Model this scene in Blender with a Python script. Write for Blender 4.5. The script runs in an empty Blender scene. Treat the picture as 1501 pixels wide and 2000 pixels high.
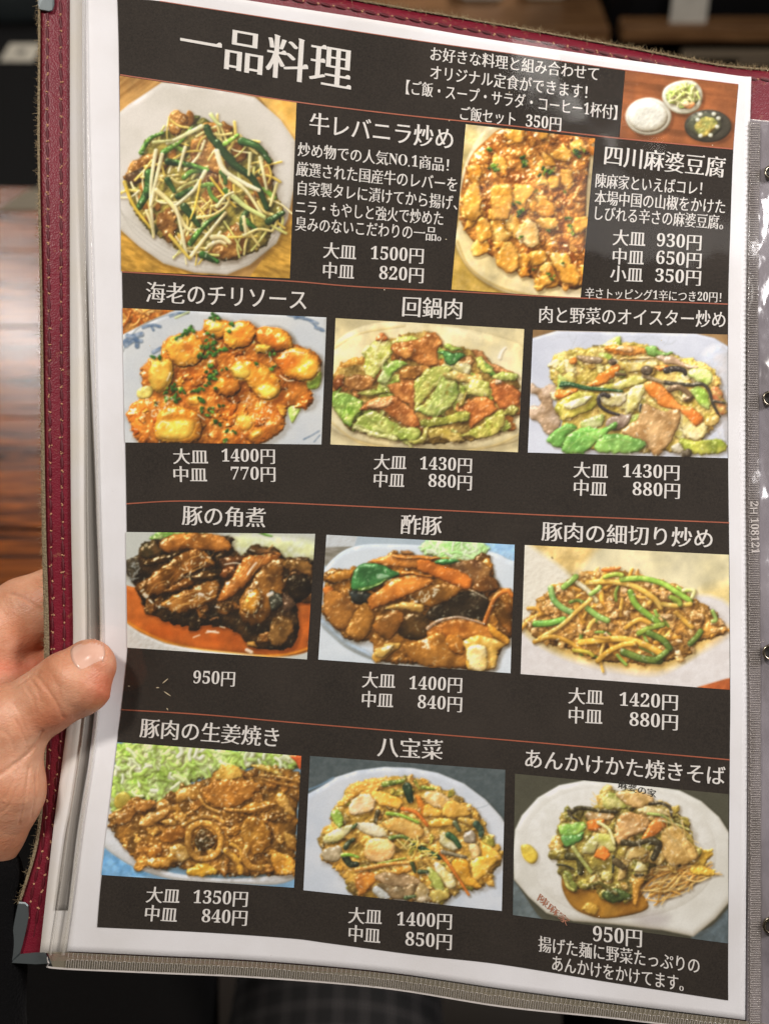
import bpy, math, random
import numpy as np
from mathutils import Vector, Matrix
R = math.radians

# ---------------------------------------------------------------- camera, world, lamps, exposure
scene = bpy.context.scene
COL = scene.collection
FPX = 2144.0                     # focal length in photograph pixels (2000 high)
DIST = 0.354                     # metres from the lens to the plane of the open menu
UNIT = DIST/FPX                  # size of one drawing unit on that plane
cam_data = bpy.data.cameras.new("camera")
cam = bpy.data.objects.new("camera", cam_data)
COL.objects.link(cam)
cam_data.sensor_fit = 'VERTICAL'
cam_data.sensor_height = 36
cam_data.lens = 36*FPX/2000
cam_data.clip_start = 0.02
cam_data.clip_end = 60
cam.location = (0, 0, 1.25)
cam.rotation_euler = (R(45), 0, 0)
scene.camera = cam
cam_data.dof.use_dof = True
cam_data.dof.focus_distance = DIST-.002
cam_data.dof.aperture_fstop = 9.0

world = bpy.data.worlds.new("World")
scene.world = world
world.use_nodes = True
bg = world.node_tree.nodes['Background']
bg.inputs[0].default_value = (1.0, .86, .72, 1)
bg.inputs[1].default_value = 0.09

scene.view_settings.view_transform = 'Standard'
scene.view_settings.look = 'None'
scene.view_settings.exposure = 0.0
scene.view_settings.gamma = 1.0

def lamp(name, loc, target, size, power, col=(1, .9, .8), size_y=None):
    l = bpy.data.lights.new(name, 'AREA')
    l.energy = power; l.color = col; l.size = size
    if size_y:
        l.shape = 'RECTANGLE'; l.size_y = size_y
    o = bpy.data.objects.new(name, l)
    COL.objects.link(o)
    o.location = loc
    o.rotation_euler = (Vector(target)-Vector(loc)).to_track_quat('-Z', 'Y').to_euler()
    return o

MC = (0, .25, 1.0)               # centre of the open menu
lamp('ceiling_lamp', (-.53, -.06, 2.45), MC, .17, 14, (1, .93, .86))
lamp('added_fill_lamp', (.62, .12, 1.56), MC, .2, 5.3, (1, .955, .945))  # fill light added at the right to brighten that side of the page
lamp('ceiling_lamp', (.46, .32, 2.45), MC, .36, .7, (1, .96, .9), .13)
lamp('ceiling_lamp', (.50, -.18, 2.45), MC, .45, .55, (1, .96, .92), .30)  # dim panel added to lay a soft sheen over the clear pocket
lamp('ceiling_lamp', (-1.24, 3.07, 2.4), (-.3, .8, .7), .20, 3.4, (1, .98, .95), .20)
lamp('ceiling_lamp', (-1.45, 3.95, 2.4), (-.3, .8, .7), .6, .7, (1, .95, .88), .6)
lamp('ceiling_lamp', (1.0, 2.4, 2.4), (.4, 1.6, .7), .5, 42, (1, .9, .78))

# ---------------------------------------------------------------- helpers
def tag(o, label=None, cat=None, group=None, kind=None):
    if label: o['label'] = label
    if cat: o['category'] = cat
    if group: o['group'] = group
    if kind: o['kind'] = kind
    return o

def empty(name, loc=(0, 0, 0), mat=None):
    o = bpy.data.objects.new(name, None)
    o.empty_display_size = .02
    COL.objects.link(o)
    o.matrix_world = mat if mat is not None else Matrix.Translation(loc)
    return o

def mesh(name, V, F, mat=None, parent=None, smooth=False, cols=None, uv=None):
    me = bpy.data.meshes.new(name)
    V = np.asarray(V, dtype=np.float32)
    if isinstance(F, np.ndarray):
        n, k = F.shape
        me.vertices.add(len(V)); me.vertices.foreach_set('co', V.ravel())
        me.loops.add(n*k); me.loops.foreach_set('vertex_index', F.astype(np.int32).ravel())
        me.polygons.add(n); me.polygons.foreach_set('loop_start', np.arange(0, n*k, k, dtype=np.int32))
        me.update(calc_edges=True)
    else:
        me.from_pydata([tuple(map(float, v)) for v in V], [], [tuple(int(i) for i in f) for f in F])
    me.validate()
    if smooth:
        me.polygons.foreach_set('use_smooth', [True]*len(me.polygons))
    if cols is not None:
        a = me.color_attributes.new('ink', 'FLOAT_COLOR', 'POINT')
        c4 = np.ones((len(V), 4), np.float32); c4[:, :3] = cols
        a.data.foreach_set('color', c4.ravel())
    if mat: me.materials.append(mat)
    o = bpy.data.objects.new(name, me)
    COL.objects.link(o)
    if parent: o.parent = parent
    return o

def srgb(c):
    c = np.asarray(c, float)
    return np.where(c <= .04045, c/12.92, ((c+.055)/1.055)**2.4)

def hexlin(h):
    return tuple(float(v) for v in srgb([int(h[i:i+2], 16)/255 for i in (0, 2, 4)]))

class M:
    """small node-material builder"""
    def __init__(s, name, col=(.5, .5, .5), rough=.5, **kw):
        s.m = bpy.data.materials.new(name); s.m.use_nodes = True
        s.nt = s.m.node_tree; s.b = s.nt.nodes['Principled BSDF']
        s.b.inputs['Base Color'].default_value = (*col[:3], 1)
        s.b.inputs['Roughness'].default_value = rough
        for k, v in kw.items():
            s.b.inputs[k.replace('_', ' ')].default_value = v
    def n(s, t, **kw):
        x = s.nt.nodes.new(t)
        for k, v in kw.items():
            setattr(x, k, v)
        return x
    def l(s, a, b): s.nt.links.new(a, b)
    def coord(s, scale=(1, 1, 1), kind='Object'):
        tc = s.n('ShaderNodeTexCoord'); mp = s.n('ShaderNodeMapping')
        mp.inputs['Scale'].default_value = scale
        s.l(tc.outputs[kind], mp.inputs['Vector']); return mp.outputs['Vector']
    def noise(s, scale, detail=4, vec=None, rough=.55, dist=0):
        x = s.n('ShaderNodeTexNoise'); x.inputs['Scale'].default_value = scale; x.inputs['Detail'].default_value = detail
        x.inputs['Roughness'].default_value = rough; x.inputs['Distortion'].default_value = dist
        s.l(vec if vec is not None else s.coord(), x.inputs['Vector']); return x.outputs['Fac']
    def ramp(s, fac, stops):
        r = s.n('ShaderNodeValToRGB'); e = r.color_ramp.elements
        while len(e) < len(stops): e.new(.5)
        for q, (p, c) in zip(e, stops):
            q.position = p; q.color = (*c[:3], 1) if len(c) < 4 else c
        s.l(fac, r.inputs['Fac']); return r.outputs['Color']
    def mix(s, fac, a, b, mode='MIX'):
        x = s.n('ShaderNodeMix', data_type='RGBA', blend_type=mode)
        for sock, v in ((x.inputs['Factor'], fac), (x.inputs['A'], a), (x.inputs['B'], b)):
            if hasattr(v, 'links'): s.l(v, sock)
            elif isinstance(v, (int, float)): sock.default_value = v
            else: sock.default_value = (*v[:3], 1)
        return x.outputs['Result']
    def bump(s, h, strength, dist=.001, prev=None):
        b = s.n('ShaderNodeBump'); b.inputs['Strength'].default_value = strength; b.inputs['Distance'].default_value = dist
        s.l(h, b.inputs['Height'])
        if prev is not None: s.l(prev, b.inputs['Normal'])
        s.l(b.outputs['Normal'], s.b.inputs['Normal']); return b.outputs['Normal']
    def col(s, c): s.l(c, s.b.inputs['Base Color'])

# ---------------------------------------------------------------- the bent sheet: drawing units on the open menu -> its own space
def sm(a, b, x):
    t = np.clip((x-a)/(b-a), 0, 1); return t*t*(3-2*t)

def HGT(px, py):
    """how far (m) the page lifts out of its plane towards the reader"""
    px = np.asarray(px, float); py = np.asarray(py, float)
    h = -.020*sm(700, 1700, px)*sm(700, -250, py)
    h = h-.007*sm(520, -100, py)
    h = h+.007*np.exp(-((px-30)/170)**2)*sm(1450, 800, py)
    h = h+.0016*np.sin(py/235+px/900)*sm(100, 700, px)
    h = h-.004*np.exp(-((px-235)/85)**2-((py-1360)/150)**2)
    h = h+.004*sm(620, 100, px)*sm(1350, 1800, py)
    h = h-.010*sm(900, 1600, px)*sm(1500, 2100, py)*.5
    return h

def S(px, py, off=0.):
    px = np.asarray(px, float); py = np.asarray(py, float)
    h = HGT(px, py)+off
    k = 1-h/DIST
    return np.stack([(px-750.5)*UNIT*k, (1000-py)*UNIT*k, h], -1)

def poly1(P, n):
    """resample a poly-line (through its points, smoothed) to n points"""
    P = crom(pts(P), False, 8)
    d = np.r_[0, np.cumsum(np.hypot(*np.diff(P, axis=0).T))]
    t = np.linspace(0, d[-1], n)
    return np.stack([np.interp(t, d, P[:, 0]), np.interp(t, d, P[:, 1])], -1)

def coons(top, bot, left, right, nu, nv):
    T, B, L, Q = poly1(top, nu), poly1(bot, nu), poly1(left, nv), poly1(right, nv)
    u = np.linspace(0, 1, nu)[None, :, None]; v = np.linspace(0, 1, nv)[:, None, None]
    P = (1-v)*T[None]+v*B[None]+(1-u)*L[:, None]+u*Q[:, None]
    P = P-((1-u)*(1-v)*T[0]+u*(1-v)*T[-1]+(1-u)*v*B[0]+u*v*B[-1])
    return P

def gridfaces(nv, nu, o=0):
    i = np.arange(nv*nu).reshape(nv, nu)+o
    return np.stack([i[1:, :-1], i[1:, 1:], i[:-1, 1:], i[:-1, :-1]], -1).reshape(-1, 4)

def sheet(name, P, off, mat, parent, thick=0., smooth=True, extra=None, cols=None):
    nv, nu = P.shape[:2]
    o_ = off if extra is None else off+extra(P[..., 0], P[..., 1])
    V = S(P[..., 0], P[..., 1], o_).reshape(-1, 3)
    F = gridfaces(nv, nu)
    if thick > 0:
        V2 = S(P[..., 0], P[..., 1], o_-thick).reshape(-1, 3)
        n = len(V)
        i = np.arange(nv*nu).reshape(nv, nu)
        loop = np.r_[i[0, :], i[1:, -1], i[-1, -2::-1], i[-2:0:-1, 0]]
        nx = np.roll(loop, -1)
        side = np.stack([loop, nx, nx+n, loop+n], -1)
        F = np.vstack([F, gridfaces(nv, nu)[:, ::-1]+n, side])
        V = np.vstack([V, V2])
    return mesh(name, V, F, mat, parent, smooth, cols)

# ---------------------------------------------------------------- printed dish pictures (flat print, drawn procedurally)
RNG = np.random.RandomState(7)
_TAB = np.random.RandomState(3).rand(256, 256)

def vnoise(x, y, seed=0):
    xi = np.floor(x).astype(int); yi = np.floor(y).astype(int)
    fx = x - xi; fy = y - yi
    fx = fx*fx*(3-2*fx); fy = fy*fy*(3-2*fy)
    a = seed*37; b = seed*61
    g = lambda i, j: _TAB[(i+a) & 255, (j+b) & 255]
    return (g(xi, yi)*(1-fx)+g(xi+1, yi)*fx)*(1-fy)+(g(xi, yi+1)*(1-fx)+g(xi+1, yi+1)*fx)*fy

def fbm(x, y, scale, seed=0, oc=3, gain=.5):
    s = 0; a = 1; t = 0; f = 1/scale
    for k in range(oc):
        s = s+a*vnoise(x*f+k*13.7, y*f+k*7.3, seed+k); t += a; a *= gain; f *= 2.03
    return s/t

def hexc(c):
    if isinstance(c, str):
        return np.array([int(c[i:i+2], 16) for i in (0, 2, 4)])/255.
    return np.array(c, float)

def pts(s):
    if isinstance(s, str):
        return np.array([[float(v) for v in p.split(',')] for p in s.split()])
    return np.array(s, float)

def crom(p, closed, n=4):
    p = np.asarray(p, float); m = len(p)
    if m < 3 and not closed:
        return p
    out = []
    rng = range(m) if closed else range(m-1)
    for i in rng:
        if closed:
            a, b, c, d = p[(i-1) % m], p[i], p[(i+1) % m], p[(i+2) % m]
        else:
            a, b, c, d = p[max(i-1, 0)], p[i], p[i+1], p[min(i+2, m-1)]
        for k in range(n):
            t = k/n
            out.append(.5*((2*b)+(c-a)*t+(2*a-5*b+4*c-d)*t*t+(3*b-a-3*c+d)*t**3))
    if not closed:
        out.append(p[-1])
    return np.array(out)

LV = np.array([-.42, -.6, .68]); LV = LV/np.linalg.norm(LV)
HV = LV+np.array([0, 0, 1.]); HV = HV/np.linalg.norm(HV)

class Canvas:
    def __init__(s, corners, zx, zy, k, dens=.72):
        c = (pts(corners)/k)+np.array([zx, zy])
        s.px = c
        s.k = k
        W = int(max(np.linalg.norm(c[1]-c[0]), np.linalg.norm(c[2]-c[3]))*dens)
        H = int(max(np.linalg.norm(c[3]-c[0]), np.linalg.norm(c[2]-c[1]))*dens)
        u, v = np.meshgrid(np.linspace(0, 1, W), np.linspace(0, 1, H))
        P = (c[0]*(1-u[..., None])+c[1]*u[..., None])*(1-v[..., None])+(c[3]*(1-u[..., None])+c[2]*u[..., None])*v[..., None]
        s.PX, s.PY = P[..., 0], P[..., 1]
        s.X = (s.PX-zx)*k; s.Y = (s.PY-zy)*k
        s.pitch = k/dens
        s.img = np.zeros((H, W, 3)); s.H, s.W = H, W
        s.seed = 0
        s.mute = 1.; s.gam = 1.

    def fill(s, col, col2=None, scale=60, mask=None):
        n = fbm(s.X, s.Y, scale, s.ns())[..., None] if col2 else 0
        c = hexc(col) if not col2 else hexc(col)*(1-n)+hexc(col2)*n
        if mask is None:
            s.img[:] = c
        else:
            s.img = s.img*(1-mask[..., None])+c*mask[..., None]

    def ns(s):
        s.seed += 1
        return s.seed*5 % 97

    def box(s, lo, hi, pad):
        lo = lo-pad; hi = hi+pad
        m = (s.X >= lo[0]) & (s.X <= hi[0]) & (s.Y >= lo[1]) & (s.Y <= hi[1])
        r = np.where(m.any(1))[0]; c = np.where(m.any(0))[0]
        if len(r) < 2 or len(c) < 2:
            return None
        return slice(max(r[0]-1, 0), r[-1]+2), slice(max(c[0]-1, 0), c[-1]+2)

    def _paint(s, sl, d, col, col2, R, amp, nsc, spec, soft, sh, shade, edge, op, an, flat):
        X, Y = s.X[sl], s.Y[sl]
        img = s.img[sl]
        sd = s.ns()
        if sh > 0:
            q = max(1, int(round(max(R*.3, 7)/s.pitch)))
            dd = np.pad(d, ((q, 0), (q, 0)), 'edge')[:-q, :-q]
            g = np.clip(1+dd/max(R*.55, 9), 0, 1)*(d < 2)
            img = img*(1-sh*.58*(g**1.5)[..., None]*np.array([.85, 1., 1.08]))
        a = np.clip(d/(soft*s.pitch*.5)+.5, 0, 1)*op
        e = 1-np.clip(d/R, 0, 1)
        nx, ny = X, Y
        if an is not None:                       # stretched grain along angle an (degrees)
            ca, sa = math.cos(math.radians(an[0])), math.sin(math.radians(an[0]))
            nx = (X*ca+Y*sa)/an[1]; ny = (-X*sa+Y*ca)
        nz = fbm(nx, ny, nsc, sd)
        h = R*.42*np.sqrt(np.clip(1-e*e, 0, 1))*flat+amp*nsc*(nz-.5)*.42
        if h.shape[0] < 2 or h.shape[1] < 2:
            return
        gy, gx = np.gradient(h, s.pitch)
        l = np.sqrt(gx*gx+gy*gy+1)
        dif = np.clip((-gx*LV[0]-gy*LV[1]+LV[2])/l, 0, 1)
        sp = np.clip((-gx*HV[0]-gy*HV[1]+HV[2])/l, 0, 1)**18
        sp0 = HV[2]**18
        shd = 1+shade*(dif/LV[2]-1)
        shd = shd*(1-edge*.75*np.exp(-np.clip(d, 0, 1e9)/(R*.25+2)))
        c = hexc(col)
        if col2 is not None:
            t = np.clip((fbm(nx, ny, nsc*1.7, sd+3)-.5)*3.4+.42, -.25, 1.15)[..., None]
            c = c*(1-t)+hexc(col2)*t
        c = c*(shd[..., None]**np.array([.85, 1., 1.12]))*1.08
        if spec:
            q = np.clip((fbm(X, Y, max(nsc*.5, 9), sd+9)-.42)*4, 0, 1)
            c = c+(np.clip(sp-sp0, 0, 1)*spec*q*1.5)[..., None]*np.array([1, .97, .9])
        s.img[sl] = np.clip(img*(1-a[..., None])+np.clip(c, 0, 1.05)*a[..., None], 0, 1.05)

    def poly(s, P, col, col2=None, R=26, amp=.25, nsc=22, spec=.5, soft=3., sh=.35, shade=.75, edge=.16, op=1, an=None, smooth=True, flat=1., rag=0, wob=True):
        P = pts(P)
        if rag and wob:
            rag = rag+3
        if smooth:
            P = crom(P, True)
        pad = max(R, 14)+8
        sl = s.box(P.min(0), P.max(0), pad)
        if sl is None:
            return
        X, Y = s.X[sl], s.Y[sl]
        if rag:
            sd = s.ns(); rg = min(rag*3.2, 34)
            X = X+(fbm(X, Y, 30, sd)-.5)*rg; Y = Y+(fbm(X, Y, 30, sd+4)-.5)*rg
            X = X+(fbm(X, Y, 14, sd+7)-.5)*rg*.3; Y = Y+(fbm(X, Y, 14, sd+9)-.5)*rg*.3
        d2 = np.full(X.shape, 1e18); ins = np.zeros(X.shape, bool)
        Q = np.roll(P, -1, 0)
        for (ax, ay), (bx, by) in zip(P, Q):
            ex, ey = bx-ax, by-ay
            L = ex*ex+ey*ey+1e-9
            t = np.clip(((X-ax)*ex+(Y-ay)*ey)/L, 0, 1)
            d2 = np.minimum(d2, (X-ax-t*ex)**2+(Y-ay-t*ey)**2)
            if (ay > Y.max()) and (by > Y.max()) or (ay < Y.min() and by < Y.min()):
                continue
            cr = ((ay > Y) != (by > Y)) & (X < ex*(Y-ay)/(ey if abs(ey) > 1e-9 else 1e-9)+ax)
            ins ^= cr
        d = np.sqrt(d2)*np.where(ins, 1, -1)
        s._paint(sl, d, col, col2, R, amp, nsc, spec, soft, sh, shade, edge, op, an, flat)

    def line(s, P, w, col, col2=None, w2=None, amp=.15, nsc=16, spec=.5, soft=2., sh=.3, shade=.75, edge=.14, op=1, an=None, flat=1., n=4):
        P = crom(pts(P), False, n)
        w2 = w if w2 is None else w2
        sl = s.box(P.min(0), P.max(0), max(w, w2)*1.5+14)
        if sl is None:
            return
        X, Y = s.X[sl], s.Y[sl]
        d = np.full(X.shape, -1e9); m = len(P)-1
        for i in range(m):
            (ax, ay), (bx, by) = P[i], P[i+1]
            ex, ey = bx-ax, by-ay
            t = np.clip(((X-ax)*ex+(Y-ay)*ey)/(ex*ex+ey*ey+1e-9), 0, 1)
            tt = (i+t)/m
            ww = (w+(w2-w)*tt)
            d = np.maximum(d, ww-np.hypot(X-ax-t*ex, Y-ay-t*ey))
        s._paint(sl, d, col, col2, max(w, w2), amp, nsc, spec, soft, sh, shade, edge, op, an, flat)

    def inside(s, P, n, rng):
        P = crom(pts(P), True, 3); lo, hi = P.min(0), P.max(0); out = []
        while len(out) < n:
            x, y = lo+(hi-lo)*rng.rand(2)
            c = False; j = len(P)-1
            for i in range(len(P)):
                if (P[i, 1] > y) != (P[j, 1] > y) and x < (P[j, 0]-P[i, 0])*(y-P[i, 1])/(P[j, 1]-P[i, 1])+P[i, 0]:
                    c = not c
                j = i
            if c:
                out.append((x, y))
        return out

    def strands(s, P, n, ln, w, cols, bend=.35, ang=None, seed=1, **kw):
        r = np.random.RandomState(seed)
        for (x, y) in s.inside(P, n, r):
            a = r.rand()*math.pi*2 if ang is None else math.radians(ang[0]+(r.rand()-.5)*ang[1])
            L = ln*(.6+.8*r.rand()); q = (r.rand()-.5)*2*bend*L
            dx, dy = math.cos(a), math.sin(a)
            p = [(x-dx*L/2, y-dy*L/2), (x-dy*q*.5, y+dx*q*.5), (x+dx*L/2, y+dy*L/2)]
            s.line(p, w*(.7+.6*r.rand()), cols[r.randint(len(cols))], **kw)

    def lumps(s, P, n, size, cols, seed=1, asp=.65, ang=None, rag=0, **kw):
        r = np.random.RandomState(seed)
        for (x, y) in sorted(s.inside(P, n, r), key=lambda q: q[1]):
            a = r.rand()*math.pi if ang is None else math.radians(ang[0]+(r.rand()-.5)*ang[1])
            R = size*(.6+.8*r.rand()); m = 7
            p = []
            for k in range(m):
                t = 2*math.pi*k/m; rr = R*(.75+.5*r.rand())
                ex, ey = math.cos(t)*rr, math.sin(t)*rr*asp
                p.append((x+ex*math.cos(a)-ey*math.sin(a), y+ex*math.sin(a)+ey*math.cos(a)))
            i = r.randint(len(cols)); c = cols[i]
            if isinstance(c, tuple):
                s.poly(p, c[0], c[1], rag=rag, **kw)
            else:
                s.poly(p, c, cols[(i+1) % len(cols)], rag=rag, **kw)

    def glints(s, P, n, seed=5, size=5, op=.8, col='fff6e6'):
        r = np.random.RandomState(seed)
        for (x, y) in s.inside(P, n, r):
            a = r.rand()*3.14; L = size*(1+2.2*r.rand())
            s.line([(x-L*math.cos(a)/2, y-L*math.sin(a)/2), (x+L*math.cos(a)/2, y+L*math.sin(a)/2)], size*(.35+.35*r.rand()), col, spec=0, sh=0, edge=0, shade=0, soft=2.4, op=op*(.4+.6*r.rand()))

    def blades(s, P, n, seed=3, ln=30, dark=.8):
        s.strands(P, n, ln, 4, ['2c2010', '3a2a14', '1d160c'], seed=seed, spec=0, sh=0, op=dark*.6, soft=3)

MEAT = [('9a6430', '6e4018'), ('b87a3c', '8a5422'), ('7a4a1e', '4e2c10')]

def dish_liver():
    c = Canvas("85,370 948,500 915,1360 92,1325", 200, 0, 2.5017)
    c.gam = 1.05
    c.fill('b08552', '8a6236', 90)
    c.poly("60,330 400,380 250,470 60,600", '8c6238', 'ab8150', R=300, amp=.1, nsc=10, an=(-38, 14), spec=0, sh=0, edge=0, smooth=False, flat=0)
    c.poly("740,440 1000,440 1000,760 860,600", 'caa05c', 'c0924a', R=300, amp=.1, nsc=30, spec=0, sh=0, edge=0, smooth=False, flat=0)
    c.poly("40,1080 420,1300 560,1345 930,1400 1000,1000 900,1120 800,1260 900,1500 40,1500", 'b08238', '8c6426', R=300, amp=.5, nsc=9, an=(25, 3), spec=0, sh=0, edge=0, smooth=False, flat=0)
    c.poly("700,1380 940,1380 940,1040 880,1130", 'ac8038', '8c6528', R=300, amp=.5, nsc=9, an=(25, 3), spec=0, sh=0, edge=0, smooth=False, flat=0)
    pl = "70,560 130,510 290,403 480,415 745,475 870,585 942,690 940,900 905,1070 850,1190 720,1295 610,1342 450,1332 300,1288 180,1205 80,1115 40,900"
    c.poly(pl, 'd3cdc6', 'c8c2ba', R=30, amp=.04, nsc=90, spec=.1, sh=.35, shade=.25, edge=.08, smooth=False)
    for k, o in enumerate((0, 22, 44)):
        c.line([(88, 1040+o*.4-20), (150, 1130-o), (300, 1245-o), (450, 1300-o), (600, 1312-o), (740, 1265-o), (850, 1165-o), (915, 1000-o)], 3, 'b3ada6', spec=0, sh=0, soft=3, op=.55, edge=0)
    base = "340,570 420,570 500,600 620,610 680,665 760,700 820,780 845,930 885,1040 840,1130 770,1220 600,1275 440,1255 330,1190 220,1120 135,990 112,880 190,790 205,690 330,625"
    c.poly(base, '8c7a3a', '4c4420', R=60, amp=.9, nsc=30, spec=.4, sh=.3, rag=12)
    c.lumps(base, 26, 40, MEAT+[('54491c', '2e3414')], seed=2, spec=.4)
    for p in ("335,555 395,548 430,600 390,640 328,665", "108,850 160,785 262,745 245,850 150,905 118,885", "430,715 520,690 605,765 590,855 500,832 440,785",
              "520,900 572,920 592,1010 560,1040 468,1062 490,950", "620,700 680,700 705,765 650,795", "555,1175 640,1100 705,1120 692,1235 610,1272 545,1240",
              "275,1050 350,1020 362,1130 330,1195 280,1120", "790,780 832,850 822,925 775,880", "580,602 632,612 620,662 590,652"):
        c.poly(p, '9a6a38', '6a3f1c', R=34, amp=.8, nsc=26, spec=.55, sh=.5, rag=6)
    c.poly("112,860 150,838 240,800 240,852 150,905", '4a3020', '2e1e14', R=20, amp=.4, spec=.3)
    c.strands(base, 90, 120, 5.5, ['d4c27c', 'c8b060', 'e0d6a8', 'b8b46c', 'c4a850'], seed=4, sh=.3, shade=.6)
    c.strands(base, 7, 90, 13, ['3a5428', '4f7030', '2c4020', '6a8c3c'], seed=8, sh=.4, spec=.7)
    G = [("510,625 545,690 640,780", 19, '2b4020'), ("560,700 640,800 740,880 805,1020", 21, '23381e'), ("320,790 420,805 512,832", 17, '5f9038'),
         ("298,745 380,690 435,628", 15, '6c9a3c'), ("190,745 230,680 295,650", 13, '86a848'), ("232,850 222,930 180,1012", 26, '2c5022'), ("680,690 760,718 815,790", 20, '31502a'),
         ("812,1082 882,1040", 19, '243a1c'), ("600,930 685,1002", 14, '5c9434'), ("430,1190 500,1100 592,1030", 15, '2f4a20'), ("490,1245 562,1278", 18, '35662c'), ("700,1080 745,1115", 16, '46782c'),
         ("600,702 662,660", 14, '8ab04c'), ("318,880 352,935", 16, '36582a'), ("400,1010 470,1100", 20, '2a4220'), ("370,960 440,920", 16, '304a22')]
    for p, w, col in G:
        c.line(p, w, col, '1f331a' if w > 15 else '3e6626', w2=w*.6, amp=.5, nsc=14, an=(40, 3), spec=.7, sh=.5)
    for p, w, col in [("262,735 240,880 238,1010 252,1150", 9, 'd9d0a8'), ("292,755 258,900 236,1005", 9, 'd4caa0'), ("265,930 340,1000 400,1100 432,1125", 11, 'd2c48e'), ("410,1242 372,1060 355,1000", 8, 'd8cfa6'),
                      ("428,1262 480,1190 600,1040", 10, 'd3c493'), ("502,838 450,925 365,1000", 10, 'd8d2a8'), ("560,740 592,830 682,890 765,930", 12, 'e0dab8'), ("722,750 715,855", 8, 'd0c894'), ("770,770 802,925", 8, 'd8d0a0'),
                      ("852,900 820,1005", 8, 'ccbf84'), ("485,618 400,662 318,702", 11, 'd3d09c'), ("250,695 335,688", 8, 'c2c080'), ("540,1160 590,1160 622,1185", 13, 'd4c492'), ("690,1095 765,1200", 7, 'd0bd78'),
                      ("108,890 150,1000 235,1112", 8, 'c9a944'), ("330,1150 425,1262", 8, 'cdb254'), ("405,720 372,835", 8, 'd4caa0'), ("480,880 455,1000 430,1070", 5, 'dbb850'), ("530,870 600,960 650,1010", 6, 'd8b448'),
                      ("465,1062 540,1050 610,1000 620,930", 7, 'd8c27c'), ("620,870 700,930 780,1050", 9, 'd6cc98'), ("690,1060 700,1140 690,1150", 8, 'd8ca98'), ("640,960 700,1010 790,1060", 12, 'c4cc84'), ("530,560 560,600 580,610", 9, 'c8d090'),
                      ("215,1030 240,1100 250,1160", 7, 'd5c894'), ("700,1150 760,1120 830,1130", 7, 'cdbb78'), ("520,1200 570,1180 600,1190", 9, 'd8c89c'), ("560,1010 600,960 640,940", 8, 'd0c890')]:
        c.line(p, w*1.12, col, w2=w*.8, amp=.1, spec=.35, sh=.3, edge=.1, shade=.6)
    c.glints(base, 40, size=5, op=.6)
    return c

def dish_mapo():
    c = Canvas("318,485 822,540 765,1163 262,1130", 750, 0, 1.9987)
    c.gam = 1.16
    c.fill('b89c62', 'a88a4c', 90)
    c.poly("318,460 440,490 330,640 300,600", 'cdbf9a', 'c2b080', R=300, spec=0, sh=0, edge=0, flat=0)
    c.poly("200,990 280,990 330,1060 400,1110 470,1160 240,1180", 'b29455', 'a48644', R=300, amp=.2, nsc=12, spec=0, sh=0, edge=0, flat=0)
    c.poly("330,600 440,470 700,440 900,560 900,1200 560,1160 430,1125 330,1050 275,945 290,860 292,740", 'd8cbac', 'c9b992', R=20, amp=.1, nsc=40, spec=.2, sh=.4, shade=.4)
    s = "338,612 400,545 450,505 520,500 700,515 812,540 806,600 790,740 785,900 775,1118 640,1105 540,1072 430,1010 340,935 296,850 300,740"
    c.poly(s, 'b87a3c', '8a4c20', R=40, amp=1.3, nsc=24, spec=1.0, sh=.35, edge=.3)
    c.lumps(s, 150, 15, [('bc7a34', '8e5420'), ('a0622c', '74421a'), ('cc9048', 'a46c34')], seed=3, R=9, nsc=12, amp=1, spec=.7, sh=.35)
    c.lumps(s, 34, 32, [('d8a250', 'c08436'), ('deb468', 'cc9444'), ('cc9040', 'b4702c')], seed=12, R=16, asp=.8, amp=.5, spec=.6, sh=.45, rag=4)
    for p in ("425,735 480,720 500,745 492,850 440,862 418,840", "318,750 355,712 378,760 372,850 330,860 305,800", "362,860 390,845 425,905 412,935 370,945", "448,975 480,945 518,965 528,1040 490,1068 440,1040",
              "505,910 560,850 592,880 602,950 560,962 520,935", "505,728 560,720 590,745 560,790 540,830 515,800", "690,1040 740,1030 760,1050 758,1112 690,1105", "620,600 660,615 668,650 630,655", "585,865 650,850 680,870 650,905", "690,660 735,672 730,740 700,720", "720,560 770,545 790,590 740,600"):
        c.poly(p, 'd8a254', 'c58c3c', R=20, amp=.5, nsc=20, spec=.6, sh=.55, rag=3)
    c.poly("505,910 560,850 592,880 602,950 560,962 520,935", 'e8cfa0', 'd4a866', R=16, amp=.5, nsc=18, spec=.4, sh=.3, rag=5)
    for x, y, r_ in ((400, 590, 15), (410, 640, 17), (432, 650, 12), (552, 618, 16), (548, 645, 12), (615, 670, 13), (640, 680, 18), (650, 665, 12), (520, 798, 14), (535, 820, 15), (528, 840, 8), (742, 595, 15), (760, 600, 13), (772, 580, 10), (716, 858, 12), (725, 880, 10), (530, 925, 9), (640, 905, 9), (650, 1085, 14), (640, 1075, 10), (590, 750, 7), (705, 740, 9), (738, 905, 8), (585, 1050, 7), (700, 1030, 8)):
        c.lumps([(x-r_, y-r_), (x+r_, y-r_), (x+r_, y+r_), (x-r_, y+r_)], 3, r_*.62, [('3c5a24', '22381a'), ('6f8c34', '3e5c20')], seed=x, R=5, nsc=8, amp=.4, spec=.3, sh=.4)
    c.glints(s, 150, size=4.5, op=.75, col='ffe9c4')
    c.line("285,940 330,1040 430,1112 560,1150 700,1165", 4, 'a88c58', spec=0, sh=0, op=.6, soft=3)
    return c

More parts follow.
